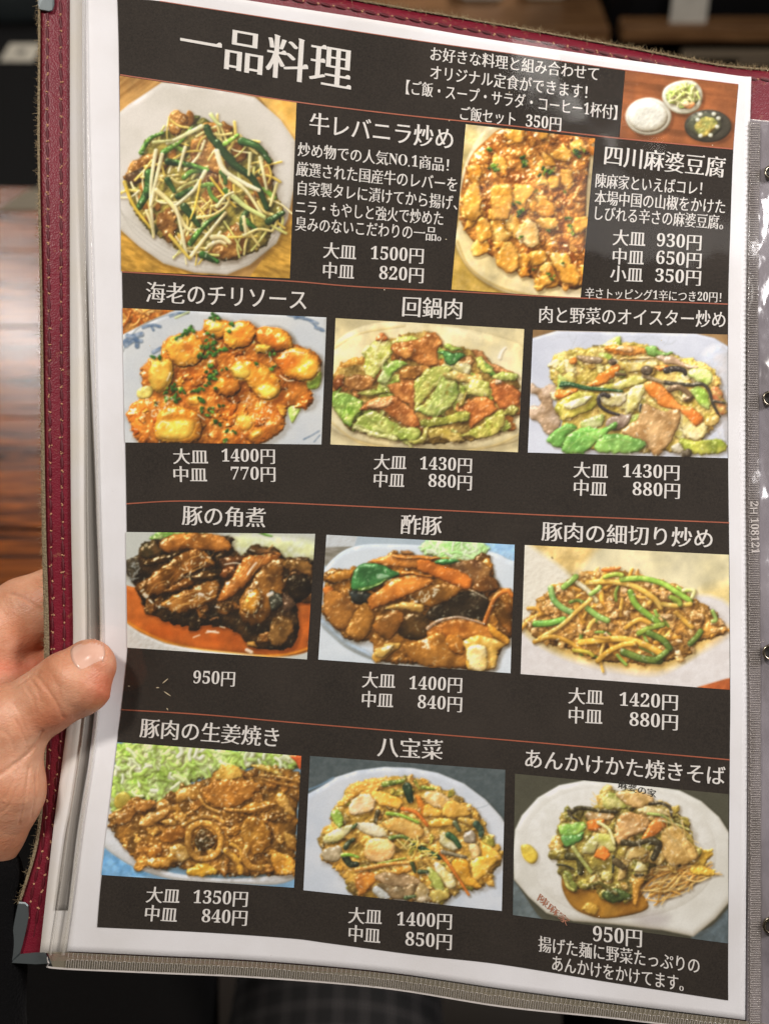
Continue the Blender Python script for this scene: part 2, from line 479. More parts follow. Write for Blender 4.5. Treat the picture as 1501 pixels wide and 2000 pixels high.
def dish_set():
    c = Canvas("940,272 1380,330 1360,583 917,540", 750, 0, 1.9987)
    c.fill('7d4228', '66341e', 60)
    c.poly("900,250 1400,250 1400,600 900,600", '85482c', '6a3820', R=900, amp=.3, nsc=14, an=(8, 10), spec=0, sh=0, edge=0, flat=0, smooth=False, op=.7)
    def ell(x, y, a, b, *q, **k):
        c.poly([(x+a*math.cos(t), y+b*math.sin(t)) for t in np.linspace(0, 2*math.pi, 13)[:-1]], *q, **k)
    ell(1030, 455, 90, 74, 'cfcdc2', 'c4c2b4', R=16, amp=.1, spec=.2, sh=.5)
    ell(1028, 455, 78, 62, 'dcdace', 'ceccc2', R=30, amp=.35, nsc=9, spec=.1, sh=.1, edge=.05)
    c.poly("1085,390 1092,345 1140,318 1200,315 1235,345 1240,390 1220,430 1170,446 1120,432", 'd6d6c8', 'c8c8b8', R=14, amp=.1, spec=.2, sh=.5)
    sal = "1100,385 1110,350 1150,335 1195,328 1222,350 1225,385 1200,415 1150,420"
    c.poly(sal, 'b8bd82', '8ea052', R=20, amp=1.2, nsc=12, spec=.2, sh=.15, rag=4)
    c.strands(sal, 40, 22, 3.2, ['d8dca4', 'a9b864', 'e0dcb4', '8ca04c', 'c4c88c'], seed=2, spec=.1, sh=.35)
    c.poly("1168,415 1195,400 1212,405 1195,425", 'cf7a44', 'd48c5c', R=8, sh=.3)
    c.poly("1165,400 1185,395 1190,412 1170,415", 'e0b890', R=8, sh=.3)
    ell(1262, 492, 92, 64, '3a3430', '2c2724', R=22, amp=.1, spec=.3, sh=.5)
    ell(1250, 488, 66, 48, '4a4a40', '3c3a30', R=22, amp=.2, spec=.2, sh=.1)
    c.poly("1215,480 1240,455 1280,460 1300,490 1285,520 1240,530 1215,510", 'a3924e', '7c7a44', R=22, amp=1.2, nsc=10, spec=.3, sh=.1, rag=4)
    for x, y in ((1222, 468), (1232, 447), (1285, 445), (1303, 462), (1298, 495), (1233, 530), (1272, 528)):
        ell(x, y, 9, 8, 'cfd0c0', R=5, sh=.3)
    return c

def dish_shrimp():
    c = Canvas("118,215 1313,270 1283,1015 133,1003", 200, 530, 3.002)
    c.gam = 1.16
    c.fill('c9ccce', 'bcc2c8', 160)
    c.poly("100,200 430,225 300,300 180,360 100,400", 'b06a30', 'c48848', R=300, amp=1, nsc=24, spec=.4, sh=0, edge=.1, flat=.1, smooth=False)
    c.strands("120,215 350,225 250,290 130,350", 14, 90, 7, ['cf9450', 'd8aa6c', 'a85a24'], seed=4)
    c.poly("110,375 220,320 400,238 470,225 1320,260 1330,1040 100,1040", 'cfd1d2', 'c6cacf', R=30, amp=.03, nsc=120, spec=.1, sh=.3, shade=.3, edge=.06, smooth=False)
    c.line("120,470 200,340 360,262 510,235", 5, '8e96a0', sh=0, spec=0, op=.6, soft=3)
    for p, w in (("130,420 170,390 230,370", 17), ("150,380 200,400 205,440", 15), ("140,440 180,410 230,410", 12), ("240,330 290,315 340,325", 10), ("300,345 290,325", 8), ("400,262 450,245 500,245", 9), ("300,475 350,450 390,440", 12), ("1090,255 1150,270 1210,285 1260,305", 9), ("1130,275 1180,262", 9), ("1250,330 1290,345", 11), ("1200,280 1250,320 1300,350", 5), ("1180,985 1230,960 1270,935", 4), ("1240,1000 1275,960", 3)):
        c.line(p, w, '4f6488', '8795ae', amp=.8, nsc=12, sh=0, spec=0, op=.75, soft=3, shade=.3)
    c.line("430,272 480,250 505,240", 8, 'b8bc7c', sh=0, spec=0, op=.6)
    sauce = "145,820 200,760 240,700 225,600 250,540 330,490 380,400 450,370 600,340 605,285 680,275 750,300 850,290 900,330 1000,325 1090,370 1125,430 1220,455 1280,510 1285,570 1250,640 1220,680 1240,740 1200,795 1090,800 1070,900 1000,970 940,1003 700,1030 240,1010 180,930"
    c.poly(sauce, 'c67a34', 'b26226', R=60, amp=.7, nsc=44, spec=1., sh=.3, rag=6)
    c.poly("1200,640 1260,590 1285,600 1270,680 1210,690", 'a9c060', '8aa848', R=20, amp=.6, sh=.3)
    c.poly("1090,800 1165,790 1140,850 1110,890", 'c4d48c', 'a0b860', R=14, amp=.8, sh=.2)
    c.poly("205,700 260,670 300,690 280,740 215,745", 'd8c878', 'c8b058', R=20, sh=.2)
    c.lumps(sauce, 50, 34, [('c27430', 'a4501c'), ('cf8e3c', 'b86a26'), ('b06426', '964c1a')], seed=7, R=26, nsc=30, amp=.7, spec=.8, sh=.2, rag=8)
    S = [("600,345 605,290 690,278 765,310 745,380 660,400", 0), ("705,400 730,320 820,288 895,325 900,390 850,440 760,460", 0), ("900,380 930,330 1020,330 1095,375 1120,440 1060,470 960,470", 1),
         ("370,430 430,375 540,375 600,430 590,520 500,560 410,540", 1), ("275,580 320,520 400,520 420,600 385,690 320,710 280,660", 2), ("1020,520 1080,460 1180,450 1260,510 1270,580 1220,640 1120,640 1050,600", 1),
         ("760,590 750,560 810,520 900,530 980,570 1040,640 1040,720 980,755 910,735 870,690 830,640 780,630", 3), ("650,680 700,620 800,640 810,700 740,740 670,720", 0), ("305,920 340,820 440,790 560,830 585,920 560,1000 430,1010 330,990", 3), ("900,440 940,425 985,445 960,480 910,480", 2)]
    for p, k in S:
        c1, c2 = [('cf8c3a', 'c0702a'), ('d4923c', 'bc6c2a'), ('dfb650', 'd09c40'), ('d29038', 'c2782a')][k]
        c.poly(p, c1, c2, R=60, amp=.3, nsc=44, spec=.8, sh=.6, shade=.9, rag=3)
    for p in ("275,600 315,530 390,530 400,620 360,690 310,690", "755,585 760,560 830,545 870,590 840,630 790,625", "905,690 960,660 1030,690 1010,740 950,750", "310,920 350,880 450,870 540,880 520,960 440,990 340,975", "1130,590 1210,520 1260,540 1265,590 1200,640", "785,870 830,840 880,870 870,920 820,935", "910,440 950,432 980,450 955,475", "870,950 930,925 930,960 880,985", "620,350 650,300 710,310 690,350", "755,400 790,400 780,435 755,435", "500,740 560,730 565,780 510,780"):
        c.poly(p, 'e2bc58', 'd89c40', R=40, amp=.35, nsc=30, spec=.7, sh=.1, edge=.05, soft=14, op=.9, shade=.6)
    for i, (x, y, a, b) in enumerate(((690, 268, 50, 16), (525, 350, 40, 24), (762, 305, 18, 14), (722, 345, 18, 18), (630, 380, 28, 22), (620, 430, 40, 34), (590, 480, 26, 28), (640, 480, 26, 22), (722, 472, 36, 18), (1000, 475, 22, 18), (905, 540, 16, 13), (650, 550, 22, 20), (640, 600, 26, 22), (625, 640, 38, 26), (715, 582, 14, 13), (1010, 572, 30, 14), (450, 690, 36, 24), (410, 730, 48, 28), (395, 700, 20, 16), (520, 690, 22, 14), (580, 715, 20, 20), (600, 750, 36, 14), (612, 815, 40, 26), (690, 780, 16, 14), (672, 895, 20, 18), (770, 935, 12, 14), (718, 960, 14, 34), (320, 505, 26, 14), (455, 380, 20, 18), (660, 690, 12, 8), (320, 775, 14, 8))):
        c.lumps([(x-a, y-b), (x+a, y-b), (x+a, y+b), (x-a, y+b)], max(2, int(a*b/110)), 13, [('3c6a2c', '22481c'), ('5e8a34', '2f5a24'), ('28501f', '1d3c18')], seed=i+1, R=7, nsc=10, amp=.5, spec=.3, sh=.45)
    c.glints("200,760 420,730 340,830 220,870", 34, size=6, op=.8)
    c.glints("760,740 940,740 1040,860 940,900 800,800", 44, size=6, op=.75)
    c.glints(sauce, 110, size=6, op=.55)
    for p in ("1040,610 1080,640 1120,640", "780,510 790,525", "450,820 480,815", "330,905 350,880 380,890", "400,595 380,640", "1050,480 1120,470 1180,480", "560,840 600,870", "980,500 990,515 980,530"):
        c.line(p, 4, 'fff4dc', spec=0, sh=0, op=.75, soft=2)
    return c

CAB = [('a3a850', '7c8a34'), ('c3c27c', '94a048'), ('8aa044', '5e7a2c')]

def dish_cabbage():
    c = Canvas("180,200 1380,270 1340,1055 147,1005", 600, 560, 3.263)
    c.mute = .96
    c.fill('d6c8a2', 'cbb98c', 200)
    c.poly("150,420 300,270 560,220 900,250 1250,330 1400,440 1400,900 1200,1020 700,1040 350,990 130,860", 'd3c6a0', 'cdbd92', R=60, amp=.03, nsc=90, spec=.1, sh=.25, shade=.35, edge=.1)
    c.line("160,400 330,300 620,250", 7, 'b89a5c', sh=0, spec=0, op=.5, soft=6)
    c.line("150,860 330,990 650,1050", 7, 'b4965a', sh=0, spec=0, op=.5, soft=6)
    c.line("1000,1050 1200,1010 1370,930", 7, 'b4965a', sh=0, spec=0, op=.5, soft=6)
    c.poly("165,560 240,470 380,460 420,600 250,640 160,620", 'b27a34', '8a5620', R=40, amp=.9, spec=.4, sh=.2, rag=10)
    base = "160,620 200,520 370,480 400,370 560,320 780,290 860,370 1040,400 1180,490 1330,570 1350,700 1330,800 1250,900 1100,970 980,990 700,1000 560,950 290,920 220,840 160,760"
    c.poly(base, '96743a', '6a4e22', R=50, amp=1., nsc=34, spec=.3, sh=.35, rag=10)
    c.lumps(base, 46, 58, CAB+[('b0703a', '7c4420'), ('9a5a28', '6a3a18')], seed=3, R=24, nsc=24, amp=.9, spec=.45, sh=.5, rag=8)
    L = [("370,560 365,450 400,370 470,335 530,350 545,420 480,500 430,590", 'c8c27c', 'a0a04c'), ("440,590 500,500 560,470 640,490 560,550 500,625 460,620", 'a8b870', '7c9a44'), ("560,330 640,310 700,330 640,370 540,360", 'b4bc60', '90a040'),
         ("440,350 450,310 490,298 510,340", 'b8683a', 'a04e22'), ("160,690 250,680 340,740 350,800 300,860 220,840 165,780", '94a850', '6e8a3c'), ("215,840 260,750 340,720 355,790 300,850 280,900", '9fb456', '66862c'), ("320,680 470,650 590,640 560,670 400,700", 'a4a658', '7c8238'),
         ("535,400 560,360 700,340 770,290 820,300 860,360 830,400 835,480 800,510 720,500 650,470 570,450", 'b06a34', '86481e'), ("540,400 600,380 680,400 650,450 580,450", 'bf7a3c', '9a5426'), ("820,420 900,410 1000,430 1010,440 920,500 880,490 860,440", '3f7038', '2c5428'), ("870,365 950,380 990,410 900,410", '8a9a48', '5e7030'),
         ("1040,400 1110,420 1180,490 1250,520 1320,565 1200,540 1100,480", 'b27448', '8a5430'), ("1070,460 1110,450 1180,530 1190,570 1110,540", 'a2ac54', '4e7a30'), ("1180,570 1250,540 1345,570 1290,600 1190,590", 'a8ae5e', '849040'), ("1000,470 1040,440 1065,480 1030,510 960,490", 'c09060', '9c6a3c'),
         ("940,500 1000,480 1050,520 1020,560 950,540", 'b8b086', '988c58'), ("600,530 700,500 790,510 740,560 700,590 600,590", '98602c', '6a3c18'), ("240,580 340,560 430,590 400,650 300,660 250,640", 'ae7440', '7c4a24'), ("165,600 220,590 230,630 180,660", '7c3a1a', '5e2a12'),
         ("515,630 600,610 690,620 680,780 640,760 560,700", 'b06c38', '8a4a22'), ("340,790 370,740 470,700 560,700 640,760 690,800 710,880 680,900 600,870 530,830 470,780 400,780", 'bc7440', '8c4a22'), ("370,770 450,720 540,720 500,770", 'd09a6c', 'b0703e'),
         ("690,600 760,530 850,500 920,520 900,570 820,640 760,700 690,780 680,700", 'b3ae5c', '8c9040'), ("680,780 760,720 850,590 890,560 950,590 965,680 920,760 840,820 780,830 700,800", 'a4ac5c', '7c8e40'), ("860,560 940,540 1040,560 1100,560 1110,620 1000,610 920,600", 'c48c50', 'ae9c56'),
         ("1020,640 1050,590 1110,590 1165,620 1160,700 1090,705 1020,690", 'b8b068', '98984c'), ("1165,620 1210,590 1290,630 1350,660 1350,750 1260,780 1200,740", 'a85a2c', '8a4420'), ("1200,600 1230,590 1230,620 1200,620", 'f0e0c8', 'd8b490'),
         ("980,750 1050,710 1130,705 1195,740 1190,800 1110,850 1040,905 1030,850", 'bc6c34', '9a5024'), ("720,850 860,830 1010,790 1035,850 960,870 820,890 730,895", '96923e', '74742e'), ("280,910 370,800 440,795 520,850 600,890 700,900 720,960 640,985 500,950 400,930", 'aab05c', '82903c'),
         ("290,905 320,880 420,920 560,950 560,985 400,950", 'c8c884', 'a8b058'), ("640,990 720,960 740,900 770,900 760,980 700,1005", 'b0a458', '8c8838'), ("770,910 860,895 920,920 980,940 1000,990 930,990 850,960 780,970", 'b89c54', '947c34'), ("975,950 1080,890 1180,820 1240,790 1260,830 1230,920 1120,970 1040,960", 'b4a852', '909038'),
         ("1250,800 1310,750 1350,780 1320,820 1270,820", '98904a', '72682e'), ("960,750 1010,670 1020,700 980,760", 'a8904c', '8c7434')]
    for p, a, b in L:
        c.poly(p, a, b, R=26, amp=.75, nsc=26, spec=.55, sh=.55, edge=.4, rag=5)
    for x, y in ((440, 460), (420, 500), (800, 700), (860, 680), (900, 640), (740, 760), (450, 860), (560, 920), (1140, 880), (1180, 870), (780, 620)):
        c.lumps([(x-30, y-20), (x+30, y-20), (x+30, y+20), (x-30, y+20)], 3, 9, [('7c6420', '8a7a2c'), ('94702c', '6e5a1c')], seed=x, R=8, nsc=10, sh=.0, op=.6, spec=0, soft=4)
    c.strands("690,620 900,560 960,680 800,820", 12, 90, 3, ['c8c480', 'd2cc94', '66702c'], ang=(-50, 30), seed=9, sh=.1, op=.7)
    c.strands("380,380 500,350 520,480 400,560", 8, 100, 3, ['dcd8a0', '8a9040'], ang=(-60, 20), seed=10, sh=.1, op=.7)
    c.strands("300,880 420,820 640,920 500,940", 12, 60, 3, ['c4cc80', '7c9038'], ang=(20, 30), seed=11, sh=.1, op=.7)
    c.glints(base, 60, size=6, op=.5)
    c.line("1225,455 1240,415 1262,390", 15, 'fff6e0', sh=0, spec=0, soft=9, op=.8, w2=8)
    return c

def dish_oyster():
    c = Canvas("120,252 1258,280 1258,1003 90,970", 1000, 560, 2.996)
    c.fill('8e6c4c', '75553a', 60)
    c.poly("60,320 120,300 260,258 1075,275 1180,300 1270,355 1290,1050 60,1050", 'd0d4e0', 'c6cad8', R=20, amp=.02, nsc=90, spec=.1, sh=.3, shade=.3, edge=.05, smooth=False)
    c.strands("300,270 900,270 900,330 300,330", 22, 90, 3, ['bfc6d4', 'c0c8d6'], seed=9, sh=0, spec=0, op=.4, soft=4)
    c.poly("1100,400 1260,380 1260,900 1180,800", 'dcd6d8', 'cacfdb', R=80, spec=0, sh=0, edge=0, soft=20, op=.5)
    base = "215,540 215,440 250,385 480,340 660,325 800,340 950,390 1140,440 1200,520 1230,640 1250,740 1200,800 1240,880 1250,960 1100,1000 480,985 280,970 200,890 260,800 110,760 100,690 250,620"
    c.poly("110,560 160,590 240,570 290,640 230,650 280,800 230,865 190,850 150,790 100,760 100,700 160,690 150,640 105,620", 'b59a86', '957862', R=24, amp=.6, nsc=30, spec=.4, sh=.35, rag=4)
    c.poly("215,520 230,430 270,385 480,345 660,330 800,345 950,400 1140,450 1200,520 1215,640 1240,740 1180,790 1120,860 1060,960 480,960 300,900 290,770 250,710 270,600", 'cbb068', 'a48c40', R=50, amp=.9, nsc=32, spec=.4, sh=.3, rag=8)
    c.lumps("240,450 480,360 800,360 1150,480 1200,700 1080,850 500,830 290,760", 60, 48, [('d0c070', 'a8a04c'), ('c8a860', 'a07c38'), ('dcd09c', 'b8ac60'), ('b8c070', '8c9c44')], seed=5, R=22, nsc=22, amp=.7, spec=.5, sh=.45, rag=6)
    L = [("540,370 570,345 700,345 790,370 740,400 620,400", 'cc8440', 'c0702c'), ("600,370 640,340 700,360 690,385", 'd8a878', 'c48c54'), ("380,400 480,410 530,425 500,450 400,440", 'a8907a', '8a7058'), ("330,430 375,415 370,450 340,450", 'd07c3a', 'c06a2c'), ("780,360 830,340 860,375 940,385 900,405 800,400", '86ae5c', '64943c'), ("840,405 940,410 1010,450 1080,460 1060,490 960,460 870,440", 'bb9c84', '9c7c64'),
         ("620,440 700,440 780,420 840,430 850,470 740,500 640,490", 'd8c488', 'c0a458'), ("640,415 800,410 810,425 650,430", 'd6b888', 'b89458'), ("430,580 480,540 560,480 610,455 630,470 600,520 540,570 480,585", 'd27a34', 'bc6424'), ("245,640 270,605 380,600 370,620 290,655", 'd27c3a', 'c46c2c'), ("830,470 900,458 920,475 860,495", 'c8743c', 'b4602c'),
         ("1040,490 1130,480 1165,520 1150,580 1100,560 1030,530", 'b0bc74', '8ea04c'), ("450,600 600,560 700,525 800,530 760,570 640,600 520,605", 'd0c478', 'a8a048'), ("255,700 320,640 400,615 480,625 490,700 420,740 300,780 265,740", 'c2b25c', '968c38'), ("300,690 400,650 460,640 440,680 340,720", 'e0dcc0', 'c8c48c'), ("500,640 600,620 670,625 640,690 560,700", 'd8ceac', 'bcae78'), ("665,740 670,650 700,590 760,570 775,600 750,680 700,740", 'd5cb94', 'b8ac64'),
         ("860,560 920,570 990,640 1020,680 940,640", 'd8c890', 'c0a860'), ("1040,600 1110,590 1150,650 1150,720 1090,690", 'a6b86c', '84a044'), ("1160,600 1210,590 1250,690 1250,745 1190,740", 'b8784c', 'a0a058'), ("775,570 820,550 880,580 940,650 985,700 980,725 900,710 840,670 790,620", 'd68040', 'c66e2c'), ("985,700 1050,710 1110,760 1105,800 1050,820 990,760", 'd07a40', 'c4682c'),
         ("990,740 1080,820 1130,790 1140,860 1060,905 990,850", 'd6c896', 'bca864'), ("1120,780 1180,750 1210,770 1180,810 1130,810", 'c8a868', 'ac8c4c'), ("400,790 500,750 540,760 520,820 420,840", 'b6b880', '98a05c'), ("550,790 600,750 690,750 680,800 620,840 560,830", '9c8478', '7c645c'),
         ("640,840 740,760 760,690 820,700 880,730 975,720 975,800 940,880 880,960 840,990 780,940 700,890", 'b08a62', '966e48'), ("980,890 1100,905 1200,890 1255,930 1220,975 1080,985 1000,960", 'a0a044', '7c8430'), ("930,940 980,910 1000,960 960,980", 'b4a890', '8a7c60'), ("990,960 1050,950 1040,1000 990,1000", '3c3028', '2a201c'),
         ("200,890 290,810 340,800 380,830 320,870 300,940 240,930", '6a9a4c', '528238'), ("290,970 320,880 420,820 520,830 600,790 600,830 500,900 420,975", '7aaa54', '5c9040'), ("480,930 560,860 680,870 770,910 770,945 720,970 600,975 500,965", '78a252', '5c8640')]
    for p, a, b in L:
        c.poly(p, a, b, R=26, amp=.45, nsc=30, spec=.6, sh=.5, rag=3)
    for p, w, col in [("290,565 340,568 440,590 640,612", 12, '27492c'), ("280,580 340,575 430,598 560,606", 10, '1f3a24'), ("560,640 530,630 505,650 512,695 560,730 620,748", 14, '2c2428'), ("890,560 960,570 1050,575 1110,570 1150,610 1170,680 1200,740", 13, '38302c'), ("900,490 950,480 1000,490 1010,510", 20, '2e2628'), ("610,510 660,515", 13, '54402c'), ("920,600 980,590 1040,640 1010,660", 20, '6a503c'),
                      ("1180,670 1240,680", 10, '3c342e'), ("770,520 820,540 880,560", 16, '8a765c'), ("470,345 530,345", 4, '504434'), ("750,690 745,730", 7, '2e2c30')]:
        c.line(p, w, col, w2=w*.6, amp=.4, nsc=12, spec=.8, sh=.5)
    for x, y, r_ in ((585, 440, 26), (785, 490, 36)):
        c.poly([(x+r_*math.cos(t), y+r_*.8*math.sin(t)) for t in np.linspace(0, 6.28, 9)[:-1]], '4c3c34', '6e5a4c', R=r_, amp=.2, spec=.7, sh=.5)
    c.line("265,850 330,830 420,850 500,890", 2.5, 'c0d080', sh=0, spec=0, op=.5)
    c.line("500,920 600,890 700,915", 2.5, 'b0c870', sh=0, spec=0, op=.5)
    c.line("330,940 420,870 520,840", 2.5, 'b8d078', sh=0, spec=0, op=.5)
    c.glints(base, 110, size=6, op=.55)
    return c

def dish_braised():
    c = Canvas("150,258 1355,270 1303,1070 160,995", 200, 960, 3.263)
    c.gam = 1.2
    c.fill('cdcfca', 'd6d8d4', 160)
    c.poly("800,300 1000,280 1380,330 1360,450 900,430", 'c9cc98', 'd8dcc0', R=60, spec=0, sh=0, soft=30, edge=0, op=.7)
    c.poly("330,270 400,250 700,250 560,280 420,300 300,310", '6d9048', '9ab070', R=20, amp=.8, sh=0, rag=6, soft=4)
    c.line("1000,255 1040,275 1080,285", 12, '6c9a50', sh=0, soft=4, w2=5)
    c.poly("150,560 250,620 1330,650 1310,960 1310,1020 1150,1050 940,1035 600,1000 400,960 250,900 158,830", 'b4612a', 'a2501e', R=40, amp=.12, nsc=90, spec=.15, sh=0, edge=.0, shade=.5)
    c.line("158,832 250,890 400,958 600,1005 850,1035 1000,1050 1180,1040 1320,1000", 10, 'd08c34', sh=0, spec=0, soft=8, op=.75)
    c.poly("155,840 250,905 400,970 640,1015 960,1048 900,1090 100,1080 100,820", 'd3d3cf', R=20, spec=0, sh=0, edge=0, smooth=False, soft=4)
    dk = "155,435 230,400 260,330 330,310 800,280 830,360 900,420 940,345 1100,360 1180,420 1345,440 1335,680 1240,720 1260,860 1200,990 1060,1010 940,980 860,900 740,860 560,860 400,830 260,730 215,600 150,520"
    c.poly(dk, '382414', '1e130b', R=40, amp=.8, nsc=40, spec=.5, sh=.45, rag=6)
    c.lumps(dk, 30, 46, [('5a361a', '33200f'), ('6e4420', '40260f'), ('2c1b0e', '1c120a')], seed=4, R=22, nsc=24, amp=.9, spec=.7, sh=.4, rag=6)
    L = [("360,330 450,275 560,265 700,272 790,300 820,350 800,380 700,385 560,370 420,390 370,370", 'a86c34', '7c4a1e'), ("240,400 250,345 330,312 370,350 380,400 300,430", '6c4a2c', '40301c'), ("155,440 225,430 235,520 200,570 160,520", '4e4238', '2c241c'), ("270,440 400,400 480,380 520,400 400,450 280,480", '42280f', '2a1a0c'),
         ("215,600 330,520 450,430 570,365 640,380 700,430 712,470 640,500 560,530 470,590 380,650 280,680 230,650", '8a5526', '56310f'), ("640,380 700,430 710,470 660,450", 'b07c44', '8a5524'), ("380,640 480,580 570,540 590,590 520,620 430,650", '6a3e18', '47280f'), ("370,720 420,680 560,620 680,570 740,580 750,630 700,700 560,760 480,770 400,750", 'a87036', '7a4a1e'), ("560,540 660,510 740,530 700,560 600,570", '4a2e14', '2e1c0c'),
         ("740,430 860,410 940,420 860,470 780,520", '54301a', '321c10'), ("750,520 800,480 850,480 840,540 780,560", '6a3a1c', '46260f'), ("745,700 760,620 830,540 900,430 1000,390 1090,385 1140,400 1100,460 1000,500 930,580 870,640 800,690", 'b4723a', '8c5222'), ("1000,500 1100,430 1170,440 1150,540 1160,620 1100,740 1010,850 900,830 870,740 900,640 960,570", '8a5a2a', '5c3818'),
         ("900,700 960,620 1010,640 1000,760 930,790 890,760", 'a8742f', '7e5220'), ("950,345 1040,370 1130,400 1060,395 960,400", '7e5638', '54361e'), ("1150,440 1240,430 1330,460 1335,540 1260,520 1180,500", '8c6236', '503418'), ("1190,540 1300,540 1330,640 1240,700 1180,640", '22160d', '120b07'), ("1060,640 1130,650 1140,720 1080,760", '4e4c44', '2e2a24'),
         ("1150,650 1210,680 1225,740 1160,760", '7c5c48', '50382c'), ("1080,820 1140,790 1210,820 1215,900 1160,970 1080,980 1060,930", '93683a', '5e3e1e'), ("920,960 970,960 980,990 930,990", 'b88848', '94642c'), ("680,810 740,800 740,815 690,822", 'a07454', '7e5438')]
    for p, a, b in L:
        c.poly(p, a, b, R=44, amp=.35, nsc=40, spec=.8, sh=.5, edge=.35, rag=4)
    c.strands("250,600 450,450 600,400 640,480 400,640", 16, 110, 3, ['b58048', '4a2a12', 'c89860'], ang=(-35, 14), seed=9, sh=.1, op=.6)
    c.strands("400,720 560,640 720,590 700,680 500,750", 12, 100, 3, ['d8a868', '6a3e18'], ang=(-22, 14), seed=8, sh=.1, op=.7)
    c.strands("780,660 900,480 1050,400 950,540", 8, 140, 4, ['d09858', '8c5022'], ang=(-50, 14), seed=7, sh=.0, op=.5)
    c.glints("440,520 600,400 700,430 540,540 320,620", 26, size=7, op=.7); c.glints("250,620 330,720 400,740 300,700", 16, size=9, op=.7)
    c.glints("400,720 560,670 740,590 640,720 480,760", 22, size=7, op=.8); c.glints(dk, 50, size=6, op=.55)
    c.glints("180,450 230,450 220,580 180,560", 20, size=9, op=.5, col='c8ccd0'); c.glints("930,620 1010,620 1000,780 900,790", 30, size=7, op=.6)
    for p, w in (("925,530 950,490 980,455", 6), ("780,465 840,455 880,462", 4), ("1060,660 1080,650", 14), ("620,655 640,662", 12), ("920,1010 950,1025", 12), ("670,890 740,900", 6), ("580,930 620,915", 4), ("660,900 720,888", 4), ("750,860 780,868", 4), ("720,735 745,740", 5), ("940,370 970,380", 3)):
        c.line(p, w, 'fbf0e0', sh=0, spec=0, op=.8, soft=3, edge=0)
    return c

